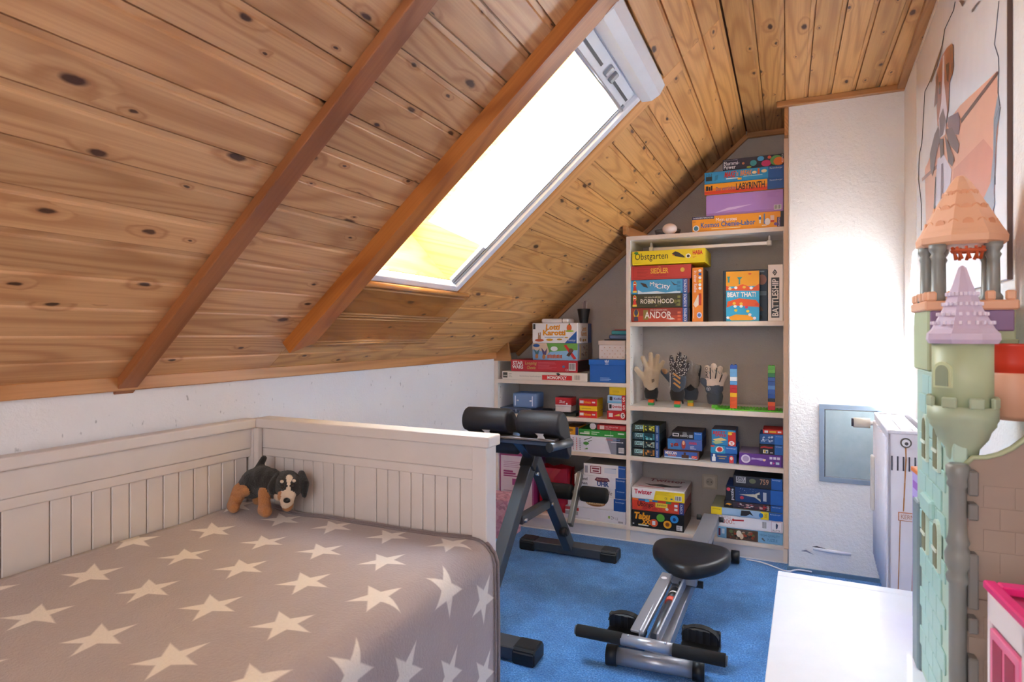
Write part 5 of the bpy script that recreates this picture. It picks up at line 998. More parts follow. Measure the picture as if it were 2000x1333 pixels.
q = MB(); q.cyl((-.391, 2.365, .151), (-.3905, 2.371, .1525), .0214, seg=18); q.build('white_ring', M('#f0f0f0', 0.4), rw_)
q = MB(); q.cyl((-.388, 2.39, .157), (-.382, 2.455, .172), .006, seg=10); q.build('piston', M_BOLT, rw_)
for xa, xb in ((-.600, -.465), (-.338, -.208)):
    q = MB(); q.box(xa, xb, 2.155, 2.235, .050, .072, .004); vs = q.box(xa, xb, 2.205, 2.228, .062, .118, .004); pe = q.build('pedal', M('#141416', 0.35), rw_)
    for i in range(5):
        q = MB(); q.box(xa + .010 + i * .024, xa + .022 + i * .024, 2.202, 2.2055, .07, .114); q.build('tread', M('#232327', 0.3), pe)
    q = MB(); pts_ = [Vector(((xa + xb) / 2 + .062 * math.cos(t), 2.188 - .010 * math.sin(t), .104 + .040 * math.sin(t))) for t in [math.pi * i / 12 for i in range(13)]]
    for i in range(12): 
        a, c_ = pts_[i], pts_[i + 1]; q.bm.faces.new([q.bm.verts.new(v_) for v_ in (a + Vector((0, -.014, 0)), a + Vector((0, .014, 0)), c_ + Vector((0, .014, 0)), c_ + Vector((0, -.014, 0)))])
    bmesh.ops.remove_doubles(q.bm, verts=q.bm.verts[:], dist=1e-5); sp_ = q.build('strap', M('#111113', 0.7), pe); md = sp_.modifiers.new('t', 'SOLIDIFY'); md.thickness = .003
beam((-.60, 2.195, .040), (-.208, 2.195, .040), .018, .014, M_SIL, 'pedal_axle', rw_, (0, 0, 1))

# ================================================================== CHEST, CASTLE, DOLLHOUSE
ZCH = 0.45
ch = thing('white_chest', 'low white lidded toy chest by the radiator', 'chest', (-0.024, 1.966, 0), math.radians(-1.5))
M_CH = M('#eef0f8', 0.28, coat=0.15)
q = MB(); q.box(.012, .425, -1.15, -.012, 0, ZCH - .022, .002); q.build('carcass', M_CH, ch)
q = MB(); q.box(0, .43, -.038, 0, ZCH - .022, ZCH, .002); q.build('hinge_strip', M_CH, ch)
q = MB(); q.box(0, .43, -1.16, -.0405, ZCH - .022, ZCH, .002); q.build('lid', M_CH, ch)
# toy castle
ca = thing('toy_castle', 'large pale green plastic toy castle with peach and lilac roofs on the white chest', 'toy castle', (0, 0, ZCH))
def lz(z): return z - ZCH
M_MINT = M('#b4cfbf', 0.45, name='mint_plastic'); M_OLIVE = M('#b3bf9a', 0.45); M_AQ = M('#aacfc8', 0.45); M_PCH = M('#e6b08e', 0.45); M_LIL = M('#c9b6cc', 0.4); M_GY = M('#8a8c88', 0.4, 0.1); M_TAU = M('#a08d80', 0.6)
# side wall facing the room (plane x = .25), built of bricks courses
X0c = .254
q = MB(); q.box(X0c, X0c + .02, 1.235, 1.545, lz(.452), lz(1.075), .002); q.build('side_wall', M_MINT, ca)
q = MB()
for i in range(15):
    z_ = .47 + i * .04
    for j in range(4):
        y_ = 1.285 + j * .065 + (.03 if i % 2 else 0)
        if y_ + .06 < 1.54: q.box(X0c - .003, X0c, y_, y_ + .061, lz(z_), lz(z_ + .0375), .001)
cs = q.build('brick_course', M_AQ, ca); cs['kind'] = 'stuff'
for y_, z_ in ((1.33, .90), (1.43, .90), (1.33, .72), (1.43, .72)):
    q = MB(); arch = [(-.02, 0), (.02, 0), (.02, .07)] + [(.02 * math.cos(t), .07 + .022 * math.sin(t)) for t in [math.pi * i / 8 for i in range(1, 8)]] + [(-.02, .07)]
    q.prism(arch, .006, Matrix(((0, 0, 1, X0c - .008), (1, 0, 0, y_), (0, 1, 0, lz(z_)), (0, 0, 0, 1)))); w_o = q.build('window_frame', M('#cfe0d0', 0.4), ca)
    q = MB(); q.prism([(p[0] * .7, p[1] * .85 + .006) for p in arch], .002, Matrix(((0, 0, 1, X0c - .0095), (1, 0, 0, y_), (0, 1, 0, lz(z_)), (0, 0, 0, 1)))); q.build('window_opening', M('#7a7a5c', 0.6), w_o)
    q = MB(); q.box(X0c - .0115, X0c - .009, y_ - .016, y_ + .016, lz(z_ + .035), lz(z_ + .041)); q.build('window_bar', M('#e4eee2', 0.4), w_o)
# pilaster and drain-like edge on the far end
q = MB(); q.box(X0c - .008, X0c + .012, 1.50, 1.55, lz(.452), lz(.80), .003); q.build('pilaster', M('#7f8f96', 0.45), ca)
q = MB(); q.box(X0c - .012, X0c + .01, 1.36, 1.45, lz(.80), lz(.835), .004); q.build('ledge', M_AQ, ca)
# wall facing the viewer with faint bricks and a swept upper edge
PYc = 1.235
o2 = [(.268, .452), (.398, .452), (.398, 1.060)] + [(.398 - .118 * t, 1.060 - .115 * (1 - (1 - t) ** 2.2)) for t in (.12, .25, .4, .55, .7, .85, 1.0)] + [(.268, .93)]
q = MB(); q.prism([(p[0], lz(p[1])) for p in o2], .014, Matrix(((1, 0, 0, 0), (0, 0, 1, PYc), (0, 1, 0, 0), (0, 0, 0, 1)))); q.build('inner_panel', M_TAU, ca)
q = MB(); q.box(.272, .398, PYc - .006, PYc, lz(.70), lz(.712)); q.box(.272, .398, PYc - .004, PYc, lz(.735), lz(.742)); q.build('moulding', M_TAU, ca)
q = MB()
for i in range(12):
    for j in range(3):
        x_ = .275 + j * .042 + (.02 if i % 2 else 0)
        if x_ + .04 < .398 and (.70 - .035 > .47 + i * .036 or .47 + i * .036 > .745) and .47 + i * .036 < .90: q.box(x_, x_ + .040, PYc - .0012, PYc, lz(.47 + i * .036), lz(.47 + i * .036 + .0335))
cs = q.build('brick_course', M_TAU, ca); cs['kind'] = 'stuff'
q = MB(); rim = [Vector((p[0], PYc - .002, lz(p[1]))) for p in o2[2:]]; q.tube(rim, .004, 8); q.build('rim', M_OLIVE, ca)
# grey column with rings and hinge blocks
cx, cy = .258, 1.225
q = MB(); z0_, z1_ = lz(.452), lz(.935)
prof = [(.0125, z0_), (.0125, lz(.735)), (.016, lz(.74)), (.017, lz(.748)), (.013, lz(.756)), (.018, lz(.768)), (.019, lz(.785)), (.014, lz(.798)), (.017, lz(.805)), (.0135, lz(.815)), (.0125, lz(.83)), (.0125, lz(.895)), (.016, lz(.90)), (.0135, lz(.908)), (.0165, lz(.916)), (.0175, lz(.93)), (.012, z1_)]
q.lathe(prof, c=(cx, cy, 0), seg=20); q.build('column', M_GY, ca)
for a, c_ in ((.885, .925), (.845, .872), (.70, .79), (.66, .685), (.535, .62), (.46, .52)):
    q = MB(); q.box(cx + .012, cx + .026, cy - .012, cy + .012, lz(a), lz(c_), .002); q.build('hinge', M('#7d7b78', 0.4), ca)
# near turret
tx, ty = .272, 1.262
q = MB(); q.lathe([(.012, lz(.925)), (.022, lz(.94)), (.024, lz(.955)), (.036, lz(.972)), (.040, lz(.985)), (.047, lz(.995)), (.047, lz(1.0)), (.050, lz(1.005)), (.050, lz(1.028))], c=(tx, ty, 0), seg=28); q.build('turret_base', M('#aab89c', 0.42), ca)
for i in range(8):
    t = 2 * math.pi * i / 8 + .2; q = MB(); m4 = Matrix.Translation((tx, ty, 0)) @ Matrix.Rotation(t, 4, 'Z'); q.box(.044, .051, -.011, .011, lz(1.026), lz(1.044), .002, 1, m4); q.build('merlon', M('#aab89c', 0.42), ca)
q = MB(); q.lathe([(.043, lz(1.02)), (.043, lz(1.135))], c=(tx, ty, 0), seg=28); tb = q.build('turret_wall', M_OLIVE, ca)
ar = [(-.013, 0), (.013, 0), (.013, .026)] + [(.013 * math.cos(t), .026 + .013 * math.sin(t)) for t in [math.pi * i / 8 for i in range(1, 8)]] + [(-.013, .026)]
wd = Vector((-tx, -ty, 0)).normalized(); wd = Matrix.Rotation(math.radians(-38), 3, 'Z') @ wd; sd = Vector((-wd.y, wd.x, 0))
def onTurret(rr): p = Vector((tx, ty, lz(1.062))) + wd * rr; return Matrix(((sd.x, 0, wd.x, p.x), (sd.y, 0, wd.y, p.y), (0, 1, 0, p.z), (0, 0, 0, 1)))
q = MB(); q.prism([(p[0] * 1.2, p[1] * 1.12 - .003) for p in ar], .006, onTurret(.0385)); q.build('window_frame', M('#c9d2a8', 0.4), tb)
q = MB(); q.prism([(p[0] * .85, p[1] * .9) for p in ar], .003, onTurret(.043)); q.build('window_opening', M('#8f9a80', 0.6), tb)
q = MB(); q.lathe([(.050, lz(1.133)), (.054, lz(1.140)), (.053, lz(1.150)), (.046, lz(1.158)), (.030, lz(1.190)), (.014, lz(1.235)), (.006, lz(1.262)), (.001, lz(1.266))], c=(tx, ty, 0), seg=8, smooth=False, rot0=.3); rf = q.build('lilac_roof', M_LIL, ca)
q = MB()
for z_, r_ in ((1.165, .044), (1.180, .0355), (1.197, .028), (1.214, .0225)):
    for i in range(24):
        t = 2 * math.pi * i / 24; q.box(-.002, .0018, -.0022, .0022, 0, .006, .0006, 1, Matrix.Translation((tx + math.cos(t) * r_ * .99, ty + math.sin(t) * r_ * .99, lz(z_))) @ Matrix.Rotation(t, 4, 'Z'))
sh = q.build('shingles', M('#e4d8e8', 0.4), rf); sh['kind'] = 'stuff'
# far tower
fx, fy = .320, 1.50
q = MB(); q.box(.252, .392, 1.43, 1.57, lz(1.075), lz(1.20), .003); q.build('tower_wall', M_OLIVE, ca)
q = MB(); q.box(.256, .388, 1.424, 1.43, lz(1.155), lz(1.195), .002); q.build('purple_band', M('#8d7096', 0.5), ca)
q = MB(); q.box(.34, .395, 1.425, 1.43, lz(1.09), lz(1.14), .002); q.build('door_panel', M('#9aa784', 0.5), ca)
q = MB(); q.box(.246, .395, 1.42, 1.575, lz(1.195), lz(1.214), .003); pk_ = q.build('parapet', M_PCH, ca)
for i in range(5):
    q = MB(); q.box(.250 + i * .031, .266 + i * .031, 1.42, 1.430, lz(1.213), lz(1.232), .003); q.build('merlon', M_PCH, pk_)
for i in range(4):
    q = MB(); q.box(.246, .256, 1.43 + i * .038, 1.45 + i * .038, lz(1.213), lz(1.232), .003); q.build('merlon', M_PCH, pk_)
for (x_, y_) in ((.272, 1.45), (.292, 1.53), (.362, 1.45), (.372, 1.53), (.262, 1.50)):
    q = MB(); q.lathe([(.015, lz(1.213)), (.015, lz(1.222)), (.011, lz(1.228)), (.010, lz(1.295)), (.013, lz(1.302)), (.010, lz(1.308)), (.015, lz(1.316)), (.015, lz(1.326))], c=(x_, y_, 0), seg=18); q.build('tower_column', M_GY, ca)
q = MB(); q.lathe([(.070, lz(1.324)), (.077, lz(1.330)), (.078, lz(1.342)), (.074, lz(1.350)), (.070, lz(1.356)), (.045, lz(1.405)), (.018, lz(1.455)), (.008, lz(1.468)), (.001, lz(1.470))], c=(fx, fy, 0), seg=8, smooth=False, rot0=math.pi / 8); pr_ = q.build('peach_roof', M_PCH, ca)
q = MB()
for z_, r_ in ((1.367, .063), (1.398, .047), (1.428, .031)):
    for i in range(16):
        t = 2 * math.pi * i / 16; q.cyl((fx + math.cos(t) * r_ * .9, fy + math.sin(t) * r_ * .9, lz(z_)), (fx + math.cos(t) * r_ * .96, fy + math.sin(t) * r_ * .96, lz(z_)), .009, seg=10)
sh = q.build('shingles', M('#dc9a74', 0.45), pr_); sh['kind'] = 'stuff'
q = MB(); 
for i in range(10):
    t = 2 * math.pi * i / 10; q.cyl((fx + .026 * math.cos(t), 1.44 + .020 * math.sin(t), lz(1.318)), (fx + .020 * math.cos(t + .3), 1.44 + .015 * math.sin(t + .3), lz(1.294)), .0028, seg=6)
q.tube([(fx + .026 * math.cos(t), 1.44 + .020 * math.sin(t), lz(1.310)) for t in [2 * math.pi * i / 16 for i in range(17)]], .0032, 6); q.build('orange_chandelier', M('#c4552a', 0.45), ca)
# orange inner wall and red pot
q = MB(); q.box(.300, .322, 1.335, 1.40, lz(1.0), lz(1.152), .002); oi_ = q.build('orange_wall', M('#c8672c', 0.5), ca)
for i in range(7):
    q = MB(); q.box(.2985, .3235, 1.333, 1.336, lz(1.008 + i * .02), lz(1.022 + i * .02), .001); q.build('brick', M('#d4732f', 0.5), oi_)
q = MB(); q.lathe([(.034, lz(1.08)), (.034, lz(1.10)), (.038, lz(1.128)), (.040, lz(1.132)), (.038, lz(1.132)), (.03, lz(1.11))], c=(.360, 1.335, 0), seg=26); q.build('red_basket', M('#d23a22', 0.4), ca)
q = MB(); q.lathe([(.030, lz(1.0)), (.038, lz(1.01)), (.038, lz(1.078)), (.036, lz(1.082))], c=(.360, 1.335, 0), seg=26); q.build('peach_balcony', M('#e0a88a', 0.45), ca)
# pink dollhouse
dh = thing('pink_dollhouse', 'white plastic dollhouse with a hot pink roof slab standing before the castle', 'dollhouse', (.264, 1.088, ZCH), math.radians(4.0))
M_PK = M('#e62a80', 0.35); M_DW = M('#f1e9ec', 0.4)
def dpart(n_, a, b_, c_, d_, e_, f_, mm, bev=.002, par=None):
    q = MB(); q.box(a, b_, c_, d_, e_, f_, bev); return q.build(n_, mm, par or dh)
H_ = .342
dpart('floor_slab', 0, .10, -.36, 0, 0, .012, M_PK)
dpart('back_wall', .004, .10, -.008, 0, .012, H_ - .012, M_DW)
rfp = dpart('roof_frame', -.004, .012, -.365, .004, H_ - .012, H_, M_PK); dpart('roof_frame', .09, .104, -.365, .004, H_ - .012, H_, M_PK)
for y_ in (-.02, -.19, -.36): dpart('roof_bar', .012, .09, y_, y_ + .022, H_ - .012, H_, M_PK)
dpart('roof_sheet', .012, .09, -.34, 0, H_ - .022, H_ - .015, M('#c4487a', 0.5))
for y_ in (-.012, -.125, -.24, -.36): dpart('wall_post', 0, .006, y_, y_ + .012, .012, H_ - .012, M_DW)
for z_ in (.012, .150, H_ - .055): dpart('wall_rail', 0, .006, -.36, 0, z_, z_ + (.04 if z_ > .25 else .014), M_DW)
for y0_ in (-.115, -.228, -.346):
    for z_ in (.03, .168):
        fr = dpart('window_frame', -.003, .004, y0_, y0_ + .095, z_, z_ + .115, M('#ef7aa6', 0.4), .001)
        dpart('window_opening', -.004, -.003, y0_ + .012, y0_ + .042, z_ + .012, z_ + .103, M('#a83a5a', 0.6), .0, fr); dpart('window_opening', -.004, -.003, y0_ + .052, y0_ + .083, z_ + .012, z_ + .103, M('#a83a5a', 0.6), .0, fr)
dpart('inner_floor', .006, .10, -.35, -.008, .15, .158, M('#f3d8e2', 0.5)); dpart('side_wall', .096, .10, -.36, -.008, .012, H_ - .012, M_DW)
# checkered game board standing behind the castle
gbd = thing('checkered_board', 'purple and white checkered folding board standing on edge behind the castle', 'board', (.283, 1.785, ZCH), math.radians(3))
q = MB(); q.box(0, .010, -.16, .0, 0, .365, .001); q.build('panel', M('#b9a6dc', 0.5), gbd)
for i in range(9):
    q = MB(); q.box(-.001, .0105, -.1608, -.158, .01 + i * .039, .028 + i * .039); q.build('purple_square', M('#8a4fae', 0.5), gbd)
    q = MB(); q.box(-.001, .0, -.15, -.01, .01 + i * .039, .028 + i * .039); q.build('purple_band', M('#9a62bc', 0.5), gbd)
q = MB(); q.box(-.003, .014, -.165, .002, .360, .372, .002); q.build('orange_edge', M('#d8793c', 0.5), gbd)

# ================================================================== RADIATOR, HATCH, POSTER
ra = thing('radiator', 'white panel radiator with a rust streak on the right wall', 'radiator', (.31, 2.40, 0), math.radians(-2.3))
M_RAD = M('#e6e2ea', 0.35)
ZR0, ZR1, RT, RL = .22, .825, .092, .52
q = MB(); q.box(0, RT, 0, .004, ZR0, ZR1 - .006, .002); ec = q.build('end_cover', M_RAD, ra)
for i in range(5):
    q = MB(); q.box(.010 + i * .0165, .0145 + i * .0165, -.0015, .001, .69, .738); q.build('slot', M('#4a4650', 0.7), ec)
q = MB(); q.box(-.001, .012, .0, RL, ZR0, ZR1 - .004, .003); q.box(RT - .012, RT, .004, RL, ZR0, ZR1 - .004, .003); q.build('panel', M_RAD, ra)
for i in range(12):
    q = MB(); q.cyl((-.002, .035 + i * .04, ZR0 + .03), (-.002, .035 + i * .04, ZR1 - .03), .007, seg=10); q.build('panel_ridge', M_RAD, ra)
q = MB(); q.box(-.003, .012, -.002, RL + .002, ZR1 - .008, ZR1, .003); q.box(RT - .010, RT + .003, -.002, RL + .002, ZR1 - .008, ZR1, .003); q.box(-.003, RT + .003, -.003, .010, ZR1 - .012, ZR1, .003); q.box(-.003, RT + .003, RL - .008, RL + .003, ZR1 - .012, ZR1, .003); q.box(.042, .050, 0, RL, ZR1 - .006, ZR1 - .001, .001); q.build('top_grille', M_RAD, ra)
for i in range(22):
    q = MB(); q.box(.012, RT - .012, .018 + i * .0225, .026 + i * .0225, ZR1 - .010, ZR1 - .004); q.build('fin', M('#c3c0c8', 0.4), ra)
q = MB(); q.cyl((.052, -.006, .785), (.052, .002, .785), .0165, seg=24); vp = q.build('vent_plug', M('#6a6460', 0.3, 0.6), ra)
q = MB(); q.cyl((.052, -.0085, .785), (.052, -.005, .785), .012, seg=20); q.build('plug_face', M('#e9e6ea', 0.3), vp)
q = MB(); q.cyl((.053, -.0098, .783), (.053, -.008, .783), .0055, seg=14); q.build('plug_key', M('#4c484c', 0.4), vp)
rust = M('#b07a4c', 0.8)
q = MB(); w_ = .0022; pts_ = [(.0515, .768), (.0525, .73), (.0505, .69), (.049, .65), (.047, .60), (.045, .555)]
for a, c_ in zip(pts_, pts_[1:]): q.poly([(a[0] - w_, -.0012, a[1]), (a[0] + w_, -.0012, a[1]), (c_[0] + w_ * .8, -.0012, c_[1]), (c_[0] - w_ * .8, -.0012, c_[1])])
for x_ in (.036, .075):
    for i in range(6): q.poly([(x_ - .001 * i - .0014, -.0012, .525 - i * .04), (x_ - .001 * i + .0014, -.0012, .525 - i * .04), (x_ - .001 * i + .0004, -.0012, .485 - i * .04), (x_ - .001 * i - .0024, -.0012, .485 - i * .04)])
rs = q.build('rust_streak', rust, ec); rs['kind'] = 'stuff'
q = MB(); q.box(.030, .086, -.003, .001, .523, .552, .001); lp = q.build('name_plate', M('#b8734c', 0.6), ec); q = MB(); q.box(.0325, .0835, -.0038, -.002, .5255, .5495); q.build('plate_face', M('#e2d4d4', 0.4), lp)
me = text_mesh('KERMI', .038, .531, .079, .545, Matrix(((1, 0, 0, 0), (0, 0, -1, -.0042), (0, 1, 0, 0), (0, 0, 0, 1)))); obj('lettering', me, M('#b07a64', 0.5), lp)
q = MB(); q.box(-.020, -.006, RL - .10, RL - .06, .44, .66, .004); q.build('heat_meter', M('#e4dfd6', 0.4), ra)
q = MB(); q.cyl((-.075, RL + .02, .775), (-.015, RL + .02, .775), .021, seg=18); vv_ = q.build('thermostat_head', M('#ddd3c2', 0.5), ra)
q = MB(); q.cyl((-.083, RL + .02, .775), (-.073, RL + .02, .775), .017, seg=16); q.build('thermostat_cap', M('#34364a', 0.5), vv_)
q = MB(); q.cyl((-.016, RL + .02, .775), (.03, RL + .02, .775), .009, seg=12); q.tube([(.03, RL + .02, .775), (.04, RL + .02, .75), (.04, RL + .02, .20), (.04, RL + .02, .01)], .008, 10); q.build('pipe', M_RAD, ra)
q = MB(); q.box(RT + .012, RT + .022, .05, RL, ZR1 - .02, ZR1 + .012, .002); q.build('wall_bracket', M('#c8c4cc', 0.4), ra)
# galvanised service hatch
c0, c1 = onY(1600, 790, 3.265), onY(1708, 948, 3.265)
ht = thing('service_hatch', 'grey galvanised metal service hatch in the chimney breast', 'hatch', (c0.x, 3.265, .446))
wH, hH = .262, .368
def galv(name):
    n = NT(name); v = n.coord(); a = n.noise(v, 16.0, 5.0, 0.7); n.base(n.mix(a, lin('#8fa3ae'), lin('#b3c3c8'))); n.b.inputs['Metallic'].default_value = 0.25; n.b.inputs['Roughness'].default_value = 0.45; return n.m
MG = galv('galvanised_sheet'); MGF = M('#8c9cb0', 0.5, 0.2)
for (a, b_, c_, d_) in ((0, wH, hH - .024, hH), (0, wH, 0, .022), (0, .022, .022, hH - .024), (wH - .022, wH, .022, hH - .024)):
    q = MB(); q.box(a, b_, -.008, .001, c_, d_, .001); q.build('frame', MGF, ht)
q = MB(); q.box(.025, wH - .025, -.006, .001, .025, hH - .027, .001); q.build('door', MG, ht)
q = MB(); q.box(.0225, .0245, -.0065, .001, .022, hH - .024); q.build('gap', M('#2a2e36', 0.8), ht)
# exposed pipe stub and crack low on the chimney breast
pp = onY(1588, 1072, 3.265); pe_ = onY(1662, 1084, 3.265)
q = MB(); q.tube([pp + Vector((0, .002, 0)), pp.lerp(pe_, .5) + Vector((0, -.004, 0)), pe_ + Vector((0, .003, 0))], .008, 10); st = q.build('pipe_stub', M('#dfe2ee', 0.5), CH)
q = MB(); q.poly([(pp.x - .004, 3.2638, pp.z + .008), (pp.x + .016, 3.2638, pp.z + .014), (pp.x + .07, 3.2638, pp.z + .004), (pp.x + .13, 3.2638, pp.z - .012), (pp.x + .07, 3.2638, pp.z - .002), (pp.x + .012, 3.2638, pp.z + .004)]); q.build('crack', M('#4a4c58', 0.9), CH)
q = MB(); q.poly([(pp.x - .055, 3.2636, pp.z - .020), (pp.x - .030, 3.2636, pp.z - .010), (pp.x + .005, 3.2636, pp.z - .030), (pp.x - .03, 3.2636, pp.z - .020)]); q.build('crack', M('#8a8ea2', 0.9), CH)
# poster
po = thing('horse_poster', 'large glossy poster of a bay horse breaking through a white wall', 'poster')
ya, yb_, za, zb_ = 1.548, 2.82, 1.262, 2.21
q = MB(); q.prism([(rwx(ya) - .008, ya), (rwx(ya) - .0005, ya), (rwx(yb_) - .0005, yb_), (rwx(yb_) - .008, yb_)], zb_ - za, Matrix.Translation((0, 0, za))); cv_ = q.build('canvas', M('#eef1f8', 0.25, coat=0.4), po)
q = MB(); q.prism([(rwx(ya) - .0088, ya - .005), (rwx(ya) - .0005, ya - .005), (rwx(ya) - .0005, ya), (rwx(ya) - .0088, ya)], zb_ - za + .004, Matrix.Translation((0, 0, za - .002))); q.build('frame_edge', M('#5a4038', 0.5), po)
def pposter(pxs, c, off, name='printed_area', rough=.3):
    vs = []
    for (x_, y_) in pxs:
        p = onRW(x_, y_); yy = min(max(p.y, ya + .005), yb_ - .005); zz = min(max(p.z, za + .004), zb_ - .004); vs.append((rwx(yy) - .0083 - off, yy, zz))
    q = MB(); q.poly(vs); return q.build(name, M(c, rough, coat=0.3), cv_)
pposter([(1812, 330), (1848, 250), (1883, 205), (1957, 138), (1960, 240), (1952, 330), (1940, 440), (1890, 470), (1815, 470)], '#e9a98c', .0004)
pposter([(1870, 330), (1930, 270), (1955, 300), (1950, 420), (1890, 470), (1862, 440)], '#d98a72', .0006)
pposter([(1884, 232), (1958, 137), (1961, 142), (1886, 240)], '#5a3a3c', .0008)
pposter([(1806, 348), (1840, 318), (1842, 324), (1807, 354)], '#8a5a4a', .0008)
pposter([(1951, 230), (1960, 180), (1964, 210), (1956, 260), (1953, 350), (1948, 430), (1942, 380), (1950, 300)], '#8a98aa', .0010)
pposter([(1925, 400), (1950, 345), (1953, 400), (1938, 440)], '#9aa6b8', .0011)
pposter([(1836, 190), (1834, 150), (1847, 108), (1857, 92), (1866, 84), (1870, 92), (1869, 140), (1862, 160), (1860, 215), (1852, 250), (1838, 245)], '#a85f42', .0014)
pposter([(1831, 210), (1837, 140), (1840, 150), (1838, 200)], '#6a3a32', .0016)
pposter([(1863, 95), (1869, 84), (1871, 130), (1865, 145)], '#7a3c30', .0016)
pposter([(1849, 110), (1852, 104), (1852, 160), (1858, 215), (1854, 262), (1843, 270), (1840, 235), (1846, 200), (1848, 150)], '#e8dce4', .0018)
pposter([(1842, 230), (1850, 210), (1856, 235), (1850, 262), (1844, 268)], '#5a4a56', .0021)
pposter([(1856, 125), (1862, 120), (1861, 160), (1857, 155)], '#3a2426', .0021)
pposter([(1841, 160), (1845, 158), (1845, 182), (1841, 184)], '#3a2426', .0021)
pposter([(1860, 228), (1880, 218), (1884, 232), (1881, 262), (1872, 262), (1858, 246)], '#6a5062', .0015)
pposter([(1854, 252), (1868, 248), (1882, 280), (1879, 300), (1862, 282)], '#4f3540', .0017)
pposter([(1853, 264), (1862, 282), (1872, 310), (1868, 325), (1860, 316)], '#3c3542', .0018)
pposter([(1823, 300), (1832, 262), (1840, 246), (1846, 262), (1836, 300), (1828, 345), (1824, 330)], '#4a3a46', .0018)
pposter([(1842, 272), (1850, 270), (1851, 300), (1845, 310)], '#2f2a36', .0022)
pposter([(1838, 310), (1850, 300), (1866, 330), (1860, 420), (1836, 430), (1832, 380)], '#d8d0de', .0013)
pposter([(1846, 320), (1850, 318), (1850, 420), (1844, 420)], '#6a5266', .0019)
pposter([(1834, 345), (1836, 345), (1832, 430), (1829, 430)], '#3c3a4a', .0019)
jag = [(1873, 2), (1870, 18), (1852, 56), (1848, 82), (1838, 118), (1822, 158), (1812, 178), (1810, 215), (1806, 280), (1801, 300), (1799, 350), (1802, 372), (1805, 400), (1805, 450)]
q = MB(); pl = []
for (x_, y_) in jag: p = onRW(x_, y_); pl.append(Vector((rwx(min(p.y, yb_ - .01)) - .0088, min(p.y, yb_ - .01), min(max(p.z, za + .01), zb_ - .01))))
q.tube(pl, .0012, 6); q.build('jagged_outline', M('#3c3a40', 0.5), cv_)
q = MB(); pl = []
for (x_, y_) in [(1961, 0), (1955, 60), (1952, 85), (1960, 110), (1961, 135), (1959, 180), (1963, 205), (1953, 235), (1952, 290), (1953, 360)]: p = onRW(x_, y_); pl.append(Vector((rwx(p.y) - .0088, p.y, min(p.z, zb_ - .01))))
q.tube(pl, .0009, 6); q.build('jagged_outline', M('#5a5a64', 0.5), cv_)
pposter([(1838, 110), (1848, 84), (1846, 100), (1838, 126), (1826, 160), (1822, 158)], '#7a6454', .0012)
pposter([(1880, 0), (1892, 0), (1888, 12), (1884, 4)], '#4a4648', .0012); pposter([(1907, 24), (1925, 0), (1921, 0), (1906, 18)], '#6a6a70', .0012)

# ================================================================== GLOVES AND TOY BRICKS
Z3 = 0.751
def brick(x, y, z, w, h, d, c, par, studs=True):
    q = MB(); q.box(x - w / 2, x + w / 2, y - d / 2, y + d / 2, z, z + h - .0004, .0006)
    if studs:
        for sx in (-w / 4, w / 4):
            for sy in (-d / 4, d / 4): q.cyl((x + sx, y + sy, z + h - .001), (x + sx, y + sy, z + h + .0035), w * .15, seg=12)
    return q.build('brick', M(c, 0.3), par)
G_LATEX, G_BLK, G_SLATE, G_TAN = fuzzy('glove_latex', '#b5a288', '#c7b59b', 60, .3), fuzzy('glove_black', '#17171a', '#2a2a2e', 200, .5), fuzzy('glove_slate', '#39414d', '#4a525e', 120, .4), fuzzy('glove_grey_latex', '#7d746c', '#928980', 80, .3)
def dotted(name):
    n = NT(name); v = n.coord(); vo = n.n('TexVoronoi'); n.set(vo.inputs['Vector'], v); vo.inputs['Scale'].default_value = 150
    n.base(n.ramp(vo.outputs['Distance'], [(0.25, lin('#d8cfc8')), (0.45, lin('#2a2428'))])); n.b.inputs['Roughness'].default_value = .7; return n.m
G_DOT = dotted('glove_dotted_knit')
def glove(px, py_top, label, Y, sc, fingers, palm, cuff, mats, bricks, extra=None):
    p = onY(px, 790, Y); g = thing('goalkeeper_glove', label, 'glove', (p.x, Y, Z3), 0.0, 'goalkeeper gloves on the shelf')
    st_ = thing('brick_stand', bricks[1], 'toy bricks', (p.x, Y, Z3 + .0005), 0.0, 'brick stands under the gloves'); z_ = 0
    for c, h in bricks[0]: brick(0, 0, z_, .030, h, .030, c, st_); z_ += h
    prims = [(Vector(a) * sc, Vector(b_) * sc, r0 * sc, r1 * sc, mi, (1, .62, 1)) for a, b_, r0, r1, mi in fingers + palm]
    off = Vector((0, 0, z_ + .003))
    prims = [(a + off, b_ + off, r0, r1, mi, s_) for a, b_, r0, r1, mi, s_ in prims]
    gl = blob('hand', prims, .0042, mats, g, 5)
    q = MB(); rg = []
    for (w_, zz) in cuff:
        rg.append([q.bm.verts.new((w_ * sc * math.cos(t), w_ * sc * .45 * math.sin(t), zz * sc + off.z)) for t in [2 * math.pi * i / 24 for i in range(24)]])
    for a, b_ in zip(rg, rg[1:]):
        for i in range(24): q.bm.faces.new((a[i], a[(i + 1) % 24], b_[(i + 1) % 24], b_[i])).smooth = True
    q.bm.faces.new(rg[0]); q.bm.faces.new(rg[-1]); q.build('cuff', mats[-1], g)
    if extra: extra(g, sc, off)
    return g
F1 = [((-.02, 0, .17), (-.05, 0, .245), .0175, .0155, 0), ((.0, 0, .18), (-.003, -.004, .268), .018, .0155, 0), ((.02, 0, .175), (.038, -.004, .258), .0175, .015, 0), ((.04, 0, .16), (.070, 0, .222), .015, .013, 0), ((-.025, 0, .10), (-.088, -.008, .178), .021, .017, 0)]
P1 = [((-.015, 0, .09), (-.012, 0, .16), .033, .034, 0), ((.012, 0, .09), (.022, 0, .155), .033, .030, 0), ((0, 0, .065), (0, 0, .08), .034, .036, 0)]
